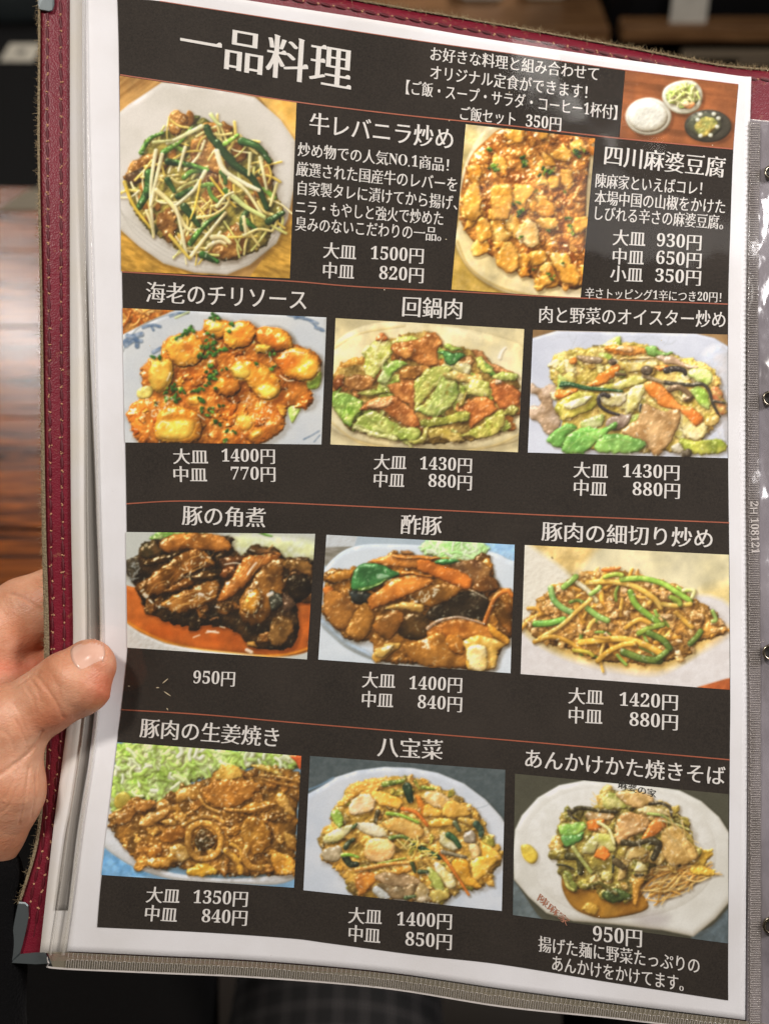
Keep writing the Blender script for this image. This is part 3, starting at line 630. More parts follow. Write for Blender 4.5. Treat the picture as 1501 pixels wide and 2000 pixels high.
def dish_sweetsour():
    c = Canvas("158,215 1382,280 1355,1117 105,1028", 590, 980, 3.336)
    c.gam = 1.12
    c.fill('b9c6d2', 'aebccb', 120)
    c.poly("150,295 345,290 250,330 150,420", '8c8682', '7a746e', R=200, amp=.5, nsc=12, an=(5, 5), sh=0, spec=0, edge=0, flat=0)
    c.poly("150,210 360,225 340,290 150,296", 'c2c6ca', R=200, sh=0, spec=0, edge=0, flat=0, smooth=False)
    c.poly("1190,255 1390,260 1390,420 1200,350", '9cbcd8', '88acd0', R=200, sh=0, spec=0, edge=0, flat=0)
    c.poly("130,470 230,345 360,285 560,275 900,290 1200,320 1330,370 1420,480 1420,1150 90,1080 90,700", 'd3dae0', 'cdd5dc', R=40, amp=.02, nsc=90, sh=.2, shade=.3, edge=.05, spec=.1)
    c.poly("770,280 830,250 1100,255 1210,290 1190,340 1080,400 900,380 780,340", 'c2dab0', 'a0c884', R=30, amp=1., nsc=30, sh=.05, spec=.1, rag=12, soft=6)
    c.strands("800,270 1180,280 1100,380 850,350", 26, 60, 6, ['dcecd0', '98c480', 'e4f0dc', 'b0d498'], seed=4, sh=.1, spec=0, soft=4)
    c.poly("125,740 300,900 440,980 460,1030 300,960 200,880 120,800", '9aa8b8', R=60, sh=0, spec=0, edge=0, soft=14, op=.8)
    base = "140,640 150,560 200,470 430,400 600,345 850,360 1080,390 1220,440 1280,560 1365,580 1365,870 1290,960 1230,1090 1060,1090 800,1060 500,1040 450,920 370,910 290,890 230,830 140,740"
    c.poly(base, '925e28', '5e3a18', R=50, amp=.9, nsc=44, spec=.7, sh=.4, rag=6)
    c.lumps(base, 34, 60, [('8a5624', '5c3614'), ('a26a2e', '74451a'), ('643c1a', '3c220e')], seed=5, R=34, nsc=34, amp=.8, spec=.8, sh=.45, rag=6)
    L = [("900,640 1060,580 1200,620 1200,760 1120,800 980,750 880,780 800,740", '33241a', '20160f'), ("630,780 720,720 820,760 800,880 700,900 620,850", '4a3018', '2e1e10'), ("310,590 360,570 450,600 440,660 340,660", '2c2e30', '1a1816'),
         ("160,490 250,450 330,450 320,500 240,530 170,520", 'a0682a', '7a4a1a'), ("140,560 190,550 200,600 150,610", 'c07438', 'a85c28'), ("140,680 150,600 230,580 330,660 340,740 280,830 220,830 160,750", '96602c', '6e4420'), ("290,830 320,760 400,660 460,700 470,780 440,860 370,915 300,880", '8e5c28', '684018'), ("460,800 540,740 600,700 660,740 620,850 560,900 490,860", '8c5626', '643c18'),
         ("960,400 1080,380 1160,390 1230,440 1220,500 1160,560 1080,540 980,450", '7a5230', '563420'), ("1100,560 1180,490 1250,500 1280,560 1250,580 1150,590", '7e4e28', '5a3418'), ("700,600 820,550 940,530 1050,560 960,640 820,690 740,650", '8a5826', '623c18'), ("1250,620 1300,640 1360,700 1360,860 1290,800 1250,720", '7c4a20', '54300f'),
         ("820,830 960,770 1100,760 1200,800 1260,860 1220,930 1100,900 960,920 840,900", 'a8682c', '8a4e1e'), ("660,940 780,900 900,850 960,920 1060,950 1080,1060 960,1090 760,1060 680,1000", '94602a', '6c421a'), ("930,900 1000,860 1060,930 1040,1000 980,980", '9c6228', '7c4818'),
         ("1050,910 1130,870 1200,880 1340,920 1280,970 1250,1090 1080,1090 1070,990", 'cfa04c', 'd8b468'), ("1070,960 1150,930 1200,960 1200,1090 1100,1090", 'e0cc98', 'd8b870'), ("1210,790 1280,840 1350,900 1330,930 1240,880", 'c08a3c', 'a87028'), ("455,1020 480,970 560,920 640,930 600,980 500,1050", 'c0944c', 'ac7c34'), ("470,990 560,930 600,940 520,1020", 'd4b880', 'c09c58'),
         ("430,390 560,350 720,345 870,360 860,380 780,440 640,430 500,410", 'b8763a', 'a05e24'), ("580,345 700,350 880,365 820,380 640,375", 'c8864a', 'b06c30'), ("750,380 850,390 960,430 1090,485 1085,570 980,540 860,490 760,450", 'b8682c', 'a05622'), ("430,630 520,560 620,490 720,470 845,500 830,540 740,590 620,640 470,700 440,690", 'bc7434', 'a45e26'), ("620,450 700,450 830,480 840,495 720,480 600,490", 'b47034', '96561f'), ("540,690 620,660 700,655 785,670 780,725 680,705 560,705", 'c09858', 'ac8040'),
         ("318,560 330,470 380,410 470,400 560,430 640,480 560,510 480,560 360,580", '36693a', '28502c'), ("360,565 460,540 560,500 480,560 380,590", '5e7838', '3c5428'), ("860,390 900,372 990,375 1030,390 940,410 890,410", '3c7040', '2c5430'), ("640,320 690,320 730,345 660,345", '7e5434', '5a3a22')]
    for p, a, b in L:
        c.poly(p, a, b, R=34, amp=.3, nsc=44, spec=.7, sh=.5, rag=2)
    c.line("1185,790 1220,700 1260,620 1330,580 1365,610", 14, 'b46a30', '9c5624', w2=16, sh=.5)
    c.line("818,825 880,780 960,760 1040,755 1180,795", 14, 'b49a8c', '96745c', w2=6, sh=.5)
    c.poly("485,475 510,470 565,480 555,495 490,505", 'b0d0b0', R=8, sh=0, soft=5, op=.6)
    c.glints("700,620 830,570 900,570 820,640 740,660", 30, size=8, op=.7); c.glints("780,900 830,900 830,950 790,950", 16, size=8, op=.8)
    c.glints(base, 130, size=6, op=.5)
    c.line("1085,570 1130,590 1200,630", 3, 'fff0dc', sh=0, spec=0, op=.6)
    return c

def dish_shred():
    c = Canvas("72,253 1265,310 1270,1100 48,1008", 1000, 980, 2.996)
    c.fill('ddd3b4', 'd4c79e', 200)
    c.poly("60,240 180,300 340,430 420,360 480,290 500,240", 'c7a970', 'd0b47c', R=90, spec=0, sh=0, edge=0, soft=24, flat=0)
    c.poly("40,260 160,300 330,430 250,500 40,700", 'dcd6c8', R=90, spec=0, sh=0, edge=0, soft=16, flat=0)
    c.poly("1100,520 1280,480 1280,600 1140,620", 'c9ac68', R=90, spec=0, sh=0, edge=0, soft=40, op=.6, flat=0)
    c.poly("1040,560 1280,620 1300,1040 1000,1110 40,1020 40,720 120,820 400,930 900,980 1150,800", 'd8d3d2', 'd2cccb', R=60, spec=0, sh=0, edge=0, soft=16, shade=.2, flat=.2)
    c.poly("80,760 300,900 600,980 850,1000 1050,900 1240,780 1150,720 100,720", 'c8a058', 'b88c40', R=60, spec=0, sh=0, edge=0, soft=30, op=.75, flat=0)
    c.poly("1080,1085 1250,1035 1290,1030 1290,1120 1100,1110", 'a4502c', '944424', R=60, spec=0, sh=0, edge=0, soft=4, flat=0, smooth=False)
    base = "75,720 120,640 160,560 240,500 350,440 480,400 620,400 780,450 950,480 1060,560 1180,640 1250,750 1200,790 1060,840 1040,900 900,930 700,950 520,930 380,880 180,820"
    c.poly(base, 'a87438', '7a5226', R=60, amp=1., nsc=28, spec=.5, sh=.2, rag=8)
    c.lumps(base, 90, 34, [('bc8a50', '946432'), ('ac783c', '84562a'), ('cea468', 'a87440'), ('966838', '6e4824')], seed=6, R=16, nsc=18, amp=.8, spec=.55, sh=.45, rag=6)
    c.strands(base, 30, 120, 11, ['cf9c48', 'd8ac58', 'b87e34', 'c48a3c'], seed=3, sh=.45, spec=.4)
    c.strands(base, 14, 110, 11, ['6a7c34', '7c9a44', '54682c'], seed=13, sh=.45, spec=.4)
    c.poly("520,395 560,382 630,380 620,400 540,410", 'c06830', 'd08850', R=12)
    for x, y, r_ in ((180, 640, 36), (240, 610, 30), (290, 540, 36), (130, 730, 34), (620, 620, 60), (540, 600, 40), (680, 560, 44), (690, 760, 44), (560, 740, 50), (890, 660, 50), (1000, 860, 46), (930, 800, 44), (1100, 660, 50), (1190, 740, 48), (830, 500, 40), (420, 760, 40), (900, 560, 40), (260, 660, 30)):
        c.lumps([(x-r_, y-r_*.7), (x+r_, y-r_*.7), (x+r_, y+r_*.7), (x-r_, y+r_*.7)], 5, 24, [('c89860', '9c6a38'), ('b07c44', '84562a'), ('d8b080', 'b0804c')], seed=x, R=14, nsc=16, amp=.8, spec=.6, sh=.5, rag=4)
    for p, w, col, c2 in [("440,475 560,468 700,490 820,560 870,620", 17, 'dcb25c', 'cc9c44'), ("640,455 760,450 880,480 960,530 1040,580", 17, '8fb04c', '76983c'), ("225,505 240,570 290,620 350,650", 18, '8cb068', '6c9850'), ("135,715 220,710 300,690", 20, '6a9e44', '54883a'), ("440,625 500,670 555,695", 18, '8cae5c', '74984c'), ("380,475 440,520 490,580", 15, 'e0d8b8', 'd0c498'),
                          ("160,800 280,730 380,640 460,570", 14, 'd8ac58', 'cc9844'), ("690,530 720,600 790,660 850,705", 19, '6e8e38', '5a7830'), ("400,825 520,810 660,805 780,840 870,890", 20, 'd8a84c', 'c8943c'), ("500,930 560,880 640,840 710,830", 17, 'cf9e44', 'be8c38'), ("130,820 230,790 330,820 430,890", 14, 'c08c3c', 'ae7c30'), ("740,770 800,740 880,720", 17, '80903c', '66782c'), ("800,770 880,810 920,860", 20, '52652c', '465826'),
                          ("650,880 760,920 860,930", 22, '5a6a2e', '4a5a28'), ("660,740 740,690 800,710", 15, 'd09c44', 'bc8838'), ("880,600 960,610 1040,600", 15, 'd8b468', 'c8a04c'), ("960,650 1010,700 1050,735", 15, 'cc9c44', 'b88438'), ("1040,830 1080,790 1100,760", 18, '5c6e30', '4e6028'), ("850,920 900,880", 18, '5c7034', '4c6028'), ("300,500 340,470 370,440", 18, '8cae54', '709040'), ("460,540 490,520 510,500", 15, '9cb464', '84a04c'), ("540,440 600,425 640,430", 14, 'a8b850', '90a440'), ("930,560 970,580 980,600", 16, '8a9844', '748434'), ("1000,520 1060,520 1050,560", 12, 'c8c888', 'a8b464'), ("1170,640 1190,690 1170,700", 12, '94aa5c', '7c944c'), ("360,870 440,880 470,900", 12, 'a8943c', '948430'), ("480,790 560,800", 10, 'c8984c', 'b08038')]:
        c.line(p, w, col, c2, amp=.15, nsc=24, spec=.4, sh=.55, edge=.35)
    c.glints(base, 90, size=6, op=.5)
    c.line("230,325 235,330", 4, '5c4c38', sh=0, spec=0); c.line("845,1040 860,1075", 4, 'ffffff', sh=0, spec=0, op=.7)
    return c

def dish_ginger():
    c = Canvas("190,222 1337,308 1290,1130 90,1050", 170, 1380, 3.194)
    c.gam = 1.06
    c.fill('86a8c8', '6f96be', 120)
    c.poly("80,940 110,880 250,930 420,1040 250,1060 90,1050", '6f9cc4', '5a88b4', R=90, sh=0, spec=0, edge=0, flat=0)
    c.poly("60,640 160,640 400,980 700,1060 1000,1070 1310,1030 1320,1060 1180,1110 900,1105 600,1090 420,1050 260,985 110,880 60,800", 'd6d8dc', 'cfd2d6', R=60, sh=.1, spec=0, edge=0, soft=4, shade=.3)
    cab = "180,280 260,225 900,270 1290,300 1330,350 1280,400 1000,380 800,430 640,480 540,560 430,590 300,580 220,640 150,650 140,560 170,400"
    c.poly(cab, 'b7c888', '90ae50', R=50, amp=1.2, nsc=30, sh=.2, spec=.2, rag=8)
    c.strands(cab, 170, 54, 11, ['d5e0b8', 'b4cc7c', 'e0e8cc', 'a0bc5c', 'ccdca0', 'acc86c'], seed=5, sh=.25, spec=.1, bend=.6, edge=.1, shade=.6, soft=4)
    c.poly("1265,308 1340,310 1330,395 1300,345", 'c85a30', 'b84c28', R=20, sh=0)
    c.poly("180,560 230,530 270,560 270,610 200,640 170,610", 'b8a44c', 'a08838', R=20, sh=.3)
    base = "135,690 200,650 300,590 430,590 540,540 640,480 760,440 860,370 1000,400 1100,390 1330,420 1320,600 1300,900 1290,1040 1000,1055 760,1050 560,1000 420,1015 300,950 180,800"
    c.poly("135,690 190,640 250,640 200,740 150,720", 'c08c34', 'a87428', R=20, sh=.1)
    c.poly(base, '8c5c28', '5c3a18', R=50, amp=1., nsc=34, spec=.7, sh=.4, rag=8)
    c.lumps(base, 90, 44, [('aa7434', '80521e'), ('96602a', '6e431a'), ('be8a44', '966228'), ('80501e', '5a3616')], seed=7, R=22, nsc=22, amp=1., spec=.8, sh=.45, rag=8)
    L = [("800,440 830,375 900,360 960,390 960,440 860,460", 'c49c50', 'b08438'), ("1015,360 1100,365 1180,390 1220,430 1100,410", 'd0a858', 'bc9040'), ("720,520 800,465 940,460 1060,470 1080,520 980,600 860,640 760,600", 'a0662c', '7c4a1c'), ("980,620 1100,590 1180,600 1130,650 1040,670 960,650", 'b07832', '8c5820'), ("1180,540 1230,530 1260,600 1300,680 1240,660 1190,600", 'c49450', 'a07030'),
         ("300,600 380,580 430,600 380,650 310,660", 'a8703a', '865424'), ("330,720 420,660 510,640 505,680 400,750 340,750", 'b88448', '986630'), ("180,700 250,630 300,640 290,700 210,750", '9c6834', '7c4c20'), ("560,530 640,500 700,530 700,580 620,590 560,600", 'b08040', '885a26'), ("450,820 480,780 560,740 610,760 605,820 540,850 470,850", 'a06428', '824c1c'), ("390,880 460,850 470,920 400,950 350,900", 'a06628', '7c4a1c'),
         ("470,720 530,700 560,740 500,745", 'b48848', '98682e'), ("960,780 990,700 1060,690 1130,760 1150,850 1060,930 1000,880", '9c6a2c', '74481a'), ("1140,900 1230,920 1290,960 1290,1040 1180,1040", 'c08a3c', 'a46c28'), ("640,1010 700,980 780,990 810,1040 720,1060 620,1050", 'cc9c3c', 'b48028'), ("520,880 600,860 660,920 600,970 530,960", 'c8a060', 'a87c3c'), ("370,960 470,940 540,910 560,960 480,1010 410,1005", 'b8823c', '986424'), ("1230,780 1300,820 1300,900 1240,860", 'a87838', '8a5a24')]
    for p, a, b in L:
        c.poly(p, a, b, R=28, amp=.6, nsc=26, spec=.8, sh=.5, rag=4)
    for p, w, col in [("600,740 700,690 790,690 850,720", 13, 'b48040'), ("630,850 640,770 700,730 780,740 830,800 830,880 780,940 700,950 650,910 630,850", 20, 'b07c3a'), ("870,900 930,960 960,1030", 22, 'c8923c'), ("900,860 960,900 960,960", 13, 'c09040'), ("1000,880 980,940 1020,1000 1080,1010", 22, '9c6a2e'), ("1080,430 1200,440 1320,470", 9, 'b8864a'), ("1090,450 1200,480 1310,500", 8, '94602c'), ("860,640 1000,650 1120,620", 10, 'b98040'), ("700,560 740,620 830,660", 9, 'a87a40')]:
        c.line(p, w, col, '8a5c28', amp=.5, nsc=16, spec=.8, sh=.55)
    c.poly("670,840 690,780 740,760 790,800 790,870 730,900 690,890", '4a2c14', '32200e', R=30, amp=.8, spec=.8, sh=.2)
    c.glints(base, 140, size=6, op=.65); c.glints("680,820 780,820 760,900 700,900", 16, size=6, op=.7)
    return c

def dish_eight():
    c = Canvas("118,255 1388,345 1365,1265 75,1130", 570, 1400, 3.336)
    c.fill('454b54', '3c4148', 90)
    c.poly("100,240 1400,330 1400,700 100,560", '3f4750', '4c535c', R=900, amp=.3, nsc=14, sh=0, spec=0, edge=0, flat=0, op=.7, smooth=False)
    c.poly("90,510 180,460 280,395 420,350 600,326 780,333 950,365 1120,435 1260,540 1360,650 1450,800 1450,1350 40,1350 40,700", 'cdd2da', 'c2c9d4', R=40, amp=.02, nsc=90, sh=.4, shade=.3, edge=.06, spec=.1, smooth=False)
    c.line("100,480 180,450 270,400", 8, '6d8fb8', sh=0, spec=0, soft=6, op=.5)
    c.line("1190,600 1260,580 1290,560", 2.5, '8c98a8', sh=0, spec=0, op=.6)
    base = "190,740 250,700 255,620 300,560 380,450 480,410 620,390 700,380 830,405 900,440 1010,480 1080,520 1190,600 1260,700 1290,800 1360,850 1370,930 1320,1010 1240,1120 1100,1130 1000,1200 880,1215 700,1190 430,1170 340,1060 260,970 190,930 195,850"
    c.poly(base, 'bc8c40', '8c6a2c', R=50, amp=.9, nsc=36, spec=.6, sh=.3, rag=8)
    c.lumps(base, 130, 40, [('c89848', '9c6c28'), ('b4883c', '80602a'), ('9c8a3c', '6c6428'), ('d0aa60', 'a8783a'), ('8a6a34', '5c4420')], seed=9, R=20, nsc=20, amp=.8, spec=.6, sh=.45, rag=6)
    c.poly("340,560 400,440 500,410 600,430 560,500 430,520", 'd09c50', 'bc8438', R=30, amp=1.3, nsc=14, spec=.3, sh=.1, rag=8)
    L = [("370,590 400,530 470,500 530,520 545,570 510,620 430,640 385,630", 'dcc098', 'd0a874'), ("520,490 600,490 700,530 720,570 680,600 590,580 530,540", 'd8a650', 'c88e38'), ("855,520 880,485 960,495 1020,540 1010,585 940,590 880,560", 'd8b888', 'c89c5c'), ("800,520 840,520 890,640 850,640", 'c4722c', 'b46424'), ("870,570 940,590 980,620 960,655 860,650 855,610", 'd6a248', 'c48e38'), ("1000,560 1060,550 1130,590 1160,640 1060,665 980,640", 'd2a04c', 'c08c3c'), ("890,690 960,660 1040,665 1040,710 960,725 900,715", 'd8a648', 'c28a34'),
         ("1080,660 1180,660 1190,700 1130,710", 'd0a450', 'bc8c3c'), ("580,690 680,655 780,670 860,740 850,780 790,810 720,770 620,730", 'd4a65c', 'c8924a'), ("410,710 450,685 520,690 580,720 620,770 560,785 480,765", 'd6ccb0', 'c0b088'), ("200,790 270,740 390,700 385,745 300,810 220,825", 'ccc394', 'b4ac70'), ("470,890 480,820 560,790 640,800 672,850 650,920 570,950 500,935", 'd9b078', 'd09a5c'), ("960,790 985,750 1040,790 1090,860 1040,870 970,830", 'd0c8a4', 'b8ac78'), ("1110,780 1160,740 1200,770 1190,820 1130,820", 'a89888', '847464'),
         ("190,900 220,860 300,840 330,890 300,940 230,940", 'a8967c', '86745c'), ("1150,840 1200,830 1230,900 1180,930", 'c0a070', 'a08050'), ("1230,820 1300,850 1360,900 1350,940 1260,930", 'd8a44c', 'cc9038'), ("1170,940 1290,900 1330,940 1240,1050 1180,1060", 'dcac50', 'd09c3c'), ("1040,940 1140,930 1170,1040 1240,1110 1130,1100 1060,1020", 'cc9236', 'bc8028'), ("920,960 960,955 1050,1040 1065,1100 1020,1120 960,1050", 'd8ceac', 'b8a870'), ("880,980 930,1000 990,1100 980,1170 930,1120 890,1050", 'b4b478', '8e924c'),
         ("410,1040 500,1010 560,1040 520,1100 440,1170 420,1120", 'b46e2c', 'a4602a'), ("540,1040 640,1010 800,1040 840,1090 740,1110 620,1090", 'a48464', '7c6044'), ("560,1080 700,1110 800,1090 780,1180 640,1180", '7e6448', '5a4630'), ("830,1080 880,1110 890,1200 810,1200", 'b8a488', '8c7450'), ("525,1120 570,1110 640,1180 560,1185", 'c8ccd0', 'b8b8b4'), ("640,1010 720,970 790,970 770,1010 680,1030", 'd0944c', 'b87c34'), ("900,1150 1000,1130 1020,1180 940,1215", 'a8904c', '8a7438'), ("260,620 300,600 330,660 320,720 280,700 255,660", '93ac4c', '74903a')]
    for p, a, b in L:
        c.poly(p, a, b, R=24, amp=.4, nsc=26, spec=.6, sh=.5, rag=3)
    for p, w, col, c2 in [("750,460 760,500 770,540", 32, '28382a', '1c281e'), ("600,440 660,430 720,420", 20, '6c7c34', '4e5c28'), ("850,460 920,470", 14, '7c8434', '5c6428'), ("620,630 700,640 780,670 820,690", 13, '8aa840', '708c34'), ("720,600 800,620 860,680 880,710", 14, 'c0642a', 'b05a24'), ("640,790 720,780 790,820", 15, '5a6c30', '465428'), ("800,840 870,870 960,920", 20, '25422c', '1c3022'), ("1020,770 1060,800 1090,845", 22, '2c4a30', '1e3422'), ("1200,700 1230,740 1230,770", 24, '34463a', '222e26'), ("1060,690 1090,740", 16, '5c6248', '48503c'),
                          ("350,920 380,960 420,960", 26, '2a3024', '1c201a'), ("330,900 380,900 430,915", 13, '7ca038', '64882e'), ("560,960 640,940 740,920", 8, '94a040', '7c8834'), ("960,880 1020,960 1080,1050 1150,1160", 12, 'b86428', 'a85a24'), ("420,1000 520,980 640,960 780,950", 16, 'c08844', 'ac6c30'), ("980,880 1060,900 1130,915", 16, '7a6c58', '5a4c3c'), ("780,950 800,1010", 14, '3a4428', '2a3220'), ("830,1010 880,1010", 16, '34402c', '242c20'), ("740,1180 800,1170", 14, '4a5a34', '38442a'), ("400,720 420,700", 12, '3c4c30', '2a3624'), ("560,620 540,680", 18, '4a3c24', '32281a'), ("350,850 370,820 400,800", 18, '38402e', '262c20'), ("800,420 830,470", 10, '8c8438', '6c682c')]:
        c.line(p, w, col, c2, w2=w*.7, amp=.4, nsc=14, spec=.6, sh=.5)
    c.strands("700,800 880,820 940,900 860,940 760,900", 30, 60, 5, ['d8b050', '9c9438', 'e0c878'], seed=3, sh=.3)
    c.strands("480,810 660,820 640,930 500,930", 5, 90, 2, ['c88848'], ang=(0, 20), seed=5, sh=0, op=.6)
    c.glints(base, 150, size=6, op=.55)
    return c

def dish_noodle():
    c = Canvas("72,205 1272,320 1270,1160 60,1000", 980, 1440, 2.881)
    c.fill('46423a', '3c3832', 60)
    c.poly("40,780 200,1000 260,1040 60,1010", '5c646c', '4c545c', R=90, sh=0, spec=0, edge=0, flat=0)
    c.poly("1060,1130 1180,1060 1290,960 1290,1180", '525c68', '434b55', R=90, sh=0, spec=0, edge=0, flat=0)
    pl = "72,520 110,440 200,340 320,270 460,243 640,258 850,275 1000,300 1120,360 1220,450 1290,560 1300,900 1200,1020 1075,1122 900,1085 600,1050 400,1035 250,990 150,900 66,800 62,650"
    c.poly(pl, 'd8d6cf', 'cfccc4', R=40, amp=.02, nsc=90, sh=.3, shade=.35, edge=.07, spec=.1, smooth=False)
    c.poly("160,480 330,330 560,290 900,320 1120,440 1200,620 1160,820 980,960 700,1020 420,980 230,860 150,680", 'dcdad4', 'd2cfc8', R=140, sh=0, spec=0, edge=0, soft=30, op=.8, shade=.25, flat=.4)
    c.poly("730,1010 850,985 940,1010 900,1060 800,1060", '8c7c84', R=40, sh=0, spec=0, edge=0, soft=30, op=.4, flat=0)
    c.poly("104,620 120,603 160,608 200,655 192,700 160,712 120,680", 'c9b04c', 'b89c3c', R=22, sh=.3)
    c.poly("300,600 340,580 500,700 700,800 820,930 780,985 600,1020 500,1008 400,960 340,860 330,760", '8a5c22', '74491a', R=24, amp=.15, nsc=60, sh=.2, spec=.5)
    c.strands("740,740 900,700 1080,720 1160,780 1040,860 900,900 800,900", 130, 150, 3.4, ['c08a40', 'd4a860', 'b0783a', 'e0bc78', 'a06c2c'], ang=(-28, 60), seed=4, sh=.3, bend=.5, spec=.3)
    c.poly("1080,640 1150,630 1190,660 1140,720 1200,760 1150,790 1060,760", 'c9a044', 'b88c34', R=20, amp=1., sh=.1, rag=8)
    base = "320,470 380,420 440,395 530,400 540,330 620,300 780,300 820,350 920,370 960,410 1040,480 1070,560 1100,640 1090,700 960,730 860,720 800,800 740,900 620,930 560,900 480,840 390,860 350,780 310,720 300,600"
    c.poly(base, '94803c', '5c4e26', R=50, amp=.9, nsc=34, spec=.5, sh=.35, rag=8)
    c.lumps(base, 90, 40, [('b89c58', '8c7434'), ('9c8c44', '6c642c'), ('c8a868', '9a7438'), ('7c6a30', '504420')], seed=5, R=20, nsc=20, amp=.8, spec=.6, sh=.45, rag=6)
    L = [("545,370 600,310 690,330 740,390 690,400 560,400", 'b4ac68', '8c8c44'), ("640,310 740,300 820,320 850,370 780,400 700,380", 'c29c6a', 'a07c48'), ("460,430 540,420 630,440 600,470 500,480", 'b89468', '98744c'), ("640,500 660,440 720,420 820,460 810,520 740,560 660,600 635,560", 'bc9264', '9c7044'), ("480,490 500,465 575,460 560,500 530,530 490,520", 'd07434', 'c0662a'), ("780,590 820,500 870,455 925,458 915,510 850,555", 'd27a3a', 'c26a2e'), ("320,500 380,490 460,480 470,520 390,560 340,560", '8cb052', '6a9440'), ("330,560 400,550 460,530 430,590 360,620", '5c8c48', '447238'),
         ("480,580 540,540 620,560 640,640 560,640 500,620", 'c4bc78', 'a09c50'), ("445,640 480,590 540,590 530,640 480,660", 'd2c890', 'b4ac68'), ("515,670 540,620 580,620 605,665 570,690", 'd07032', 'c46428'), ("890,560 930,510 1000,510 1050,580 1100,650 1080,700 960,725 910,680", 'c49c60', 'a47c44'), ("760,400 860,385 950,440 900,450 780,430", 'c8b07c', '9c8450'), ("700,640 760,610 820,640 800,680 720,700 690,790 650,810 660,730", 'c4a468', 'a4844c'), ("660,630 710,610 690,680 650,670", 'b89c60', '98803c'), ("745,750 760,700 815,730 800,760", 'd4c490', 'bca868'), ("560,800 570,750 620,770 600,820", 'c8b870', 'a89c50'), ("450,960 500,930 550,960 520,1000 470,985", 'b48c40', '9c7430'), ("730,900 740,800 800,800 780,860 750,950", 'b88038', 'a06c2c'), ("560,880 640,850 730,890 700,920 600,925", '3f4c24', '2e381c'), ("340,760 380,760 420,860 370,850", '8a8c44', '6c7034')]
    for p, a, b in L:
        c.poly(p, a, b, R=24, amp=.5, nsc=24, spec=.55, sh=.5, rag=3)
    for p, w, col, c2 in [("380,430 420,400 480,400 560,415 640,420", 13, '3a3020', '2a2218'), ("370,410 385,440 430,470", 8, '44382a', '2c241a'), ("830,375 890,370 940,395 950,440", 10, '40342a', '2a221a'), ("680,590 740,600 800,585 850,570", 17, '3c3020', '2a2216'), ("840,580 880,600 870,640 850,680", 22, '382e20', '261e16'), ("625,670 622,760", 8, '2c2a22', '1e1c18'), ("370,670 430,680 440,760", 22, '443c20', '302a18'), ("400,620 440,680 500,760", 13, 'a8a868', '888848'), ("350,780 370,840 400,860", 11, 'b0ac60', '8e8c48'), ("310,715 350,720 400,740", 7, '3a3424', '2a261a'), ("480,840 540,820 580,840 640,880", 12, '5c5028', '48401e'), ("640,700 680,730", 22, '4c3c28', '36291c'), ("750,775 790,775", 10, '3a2c1c', '2a2014'), ("900,470 980,490 1050,520", 6, 'c4c488', 'a8a860'), ("820,430 900,440 960,480", 8, '9cac5c', '84944c'), ("540,480 600,520 630,600", 10, 'd0c890', 'b0ac6c')]:
        c.line(p, w, col, c2, w2=w*.8, amp=.3, nsc=14, spec=.6, sh=.5)
    c.strands("900,460 1040,480 1080,620 960,600", 20, 110, 2.6, ['d8b878', 'c09850'], ang=(60, 60), seed=8, sh=.1, op=.7)
    c.strands("520,330 560,360 540,400 520,380", 14, 70, 2, ['c8a050'], seed=9, sh=0, op=.7)
    c.glints(base, 160, size=5.5, op=.6)
    return c

def finish(c):
    I = c.img
    p = np.pad(I, ((1, 1), (1, 1), (0, 0)), 'edge')
    I = (I*2+(p[:-2, 1:-1]+p[2:, 1:-1]+p[1:-1, :-2]+p[1:-1, 2:])*1.)/6
    p = np.pad(I, ((1, 1), (1, 1), (0, 0)), 'edge')
    I = (I*4+(p[:-2, 1:-1]+p[2:, 1:-1]+p[1:-1, :-2]+p[1:-1, 2:])*1.)/8
    I = np.clip(I, 0, 1)**(np.array([.90, .875, .96])*c.gam)
    lum = I.mean(2, keepdims=True)
    I = np.clip(lum+(I-lum)*1.10*c.mute, 0, 1)
    sat = np.clip((I.max(2)-I.min(2))*5-.4, 0, 1)
    I = I*(1+.45*(fbm(c.PX, c.PY, 30, 21, 3)-.5)*sat)[..., None]
    I = I*(1+.10*sat[..., None])
    n = fbm(c.PX, c.PY, 2.4, 11, 2)[..., None]-.5
    c.img = np.clip(.055+.955*I+n*.035, 0, 1)
    return c

DISHES = [('liver', dish_liver), ('mapo', dish_mapo), ('set', dish_set), ('shrimp', dish_shrimp), ('cabbage', dish_cabbage), ('oyster', dish_oyster),
          ('braised', dish_braised), ('sweetsour', dish_sweetsour), ('shred', dish_shred), ('ginger', dish_ginger), ('eight', dish_eight), ('noodle', dish_noodle)]

# ---------------------------------------------------------------- materials
def paper_mat(name, base='efeef0', stains=True):
    m = M(name, hexlin(base), .62)
    n1 = m.noise(34, 5); n2 = m.noise(1800, 2)
    c = m.ramp(n1, [(.3, hexlin('e6e4e4')), (.6, hexlin(base))])
    if stains:
        sp = m.noise(420, 3, rough=.7)
        c = m.mix(m.ramp(sp, [(.74, (0, 0, 0)), (.79, (.55, .55, .55))]), c, hexlin('8c7458'))
    m.col(c); m.bump(n2, .12, .0002)
    return m.m
MAT_PAPER = paper_mat('paper_white')
MAT_LINING = paper_mat('lining_paper', 'e3ddd2')

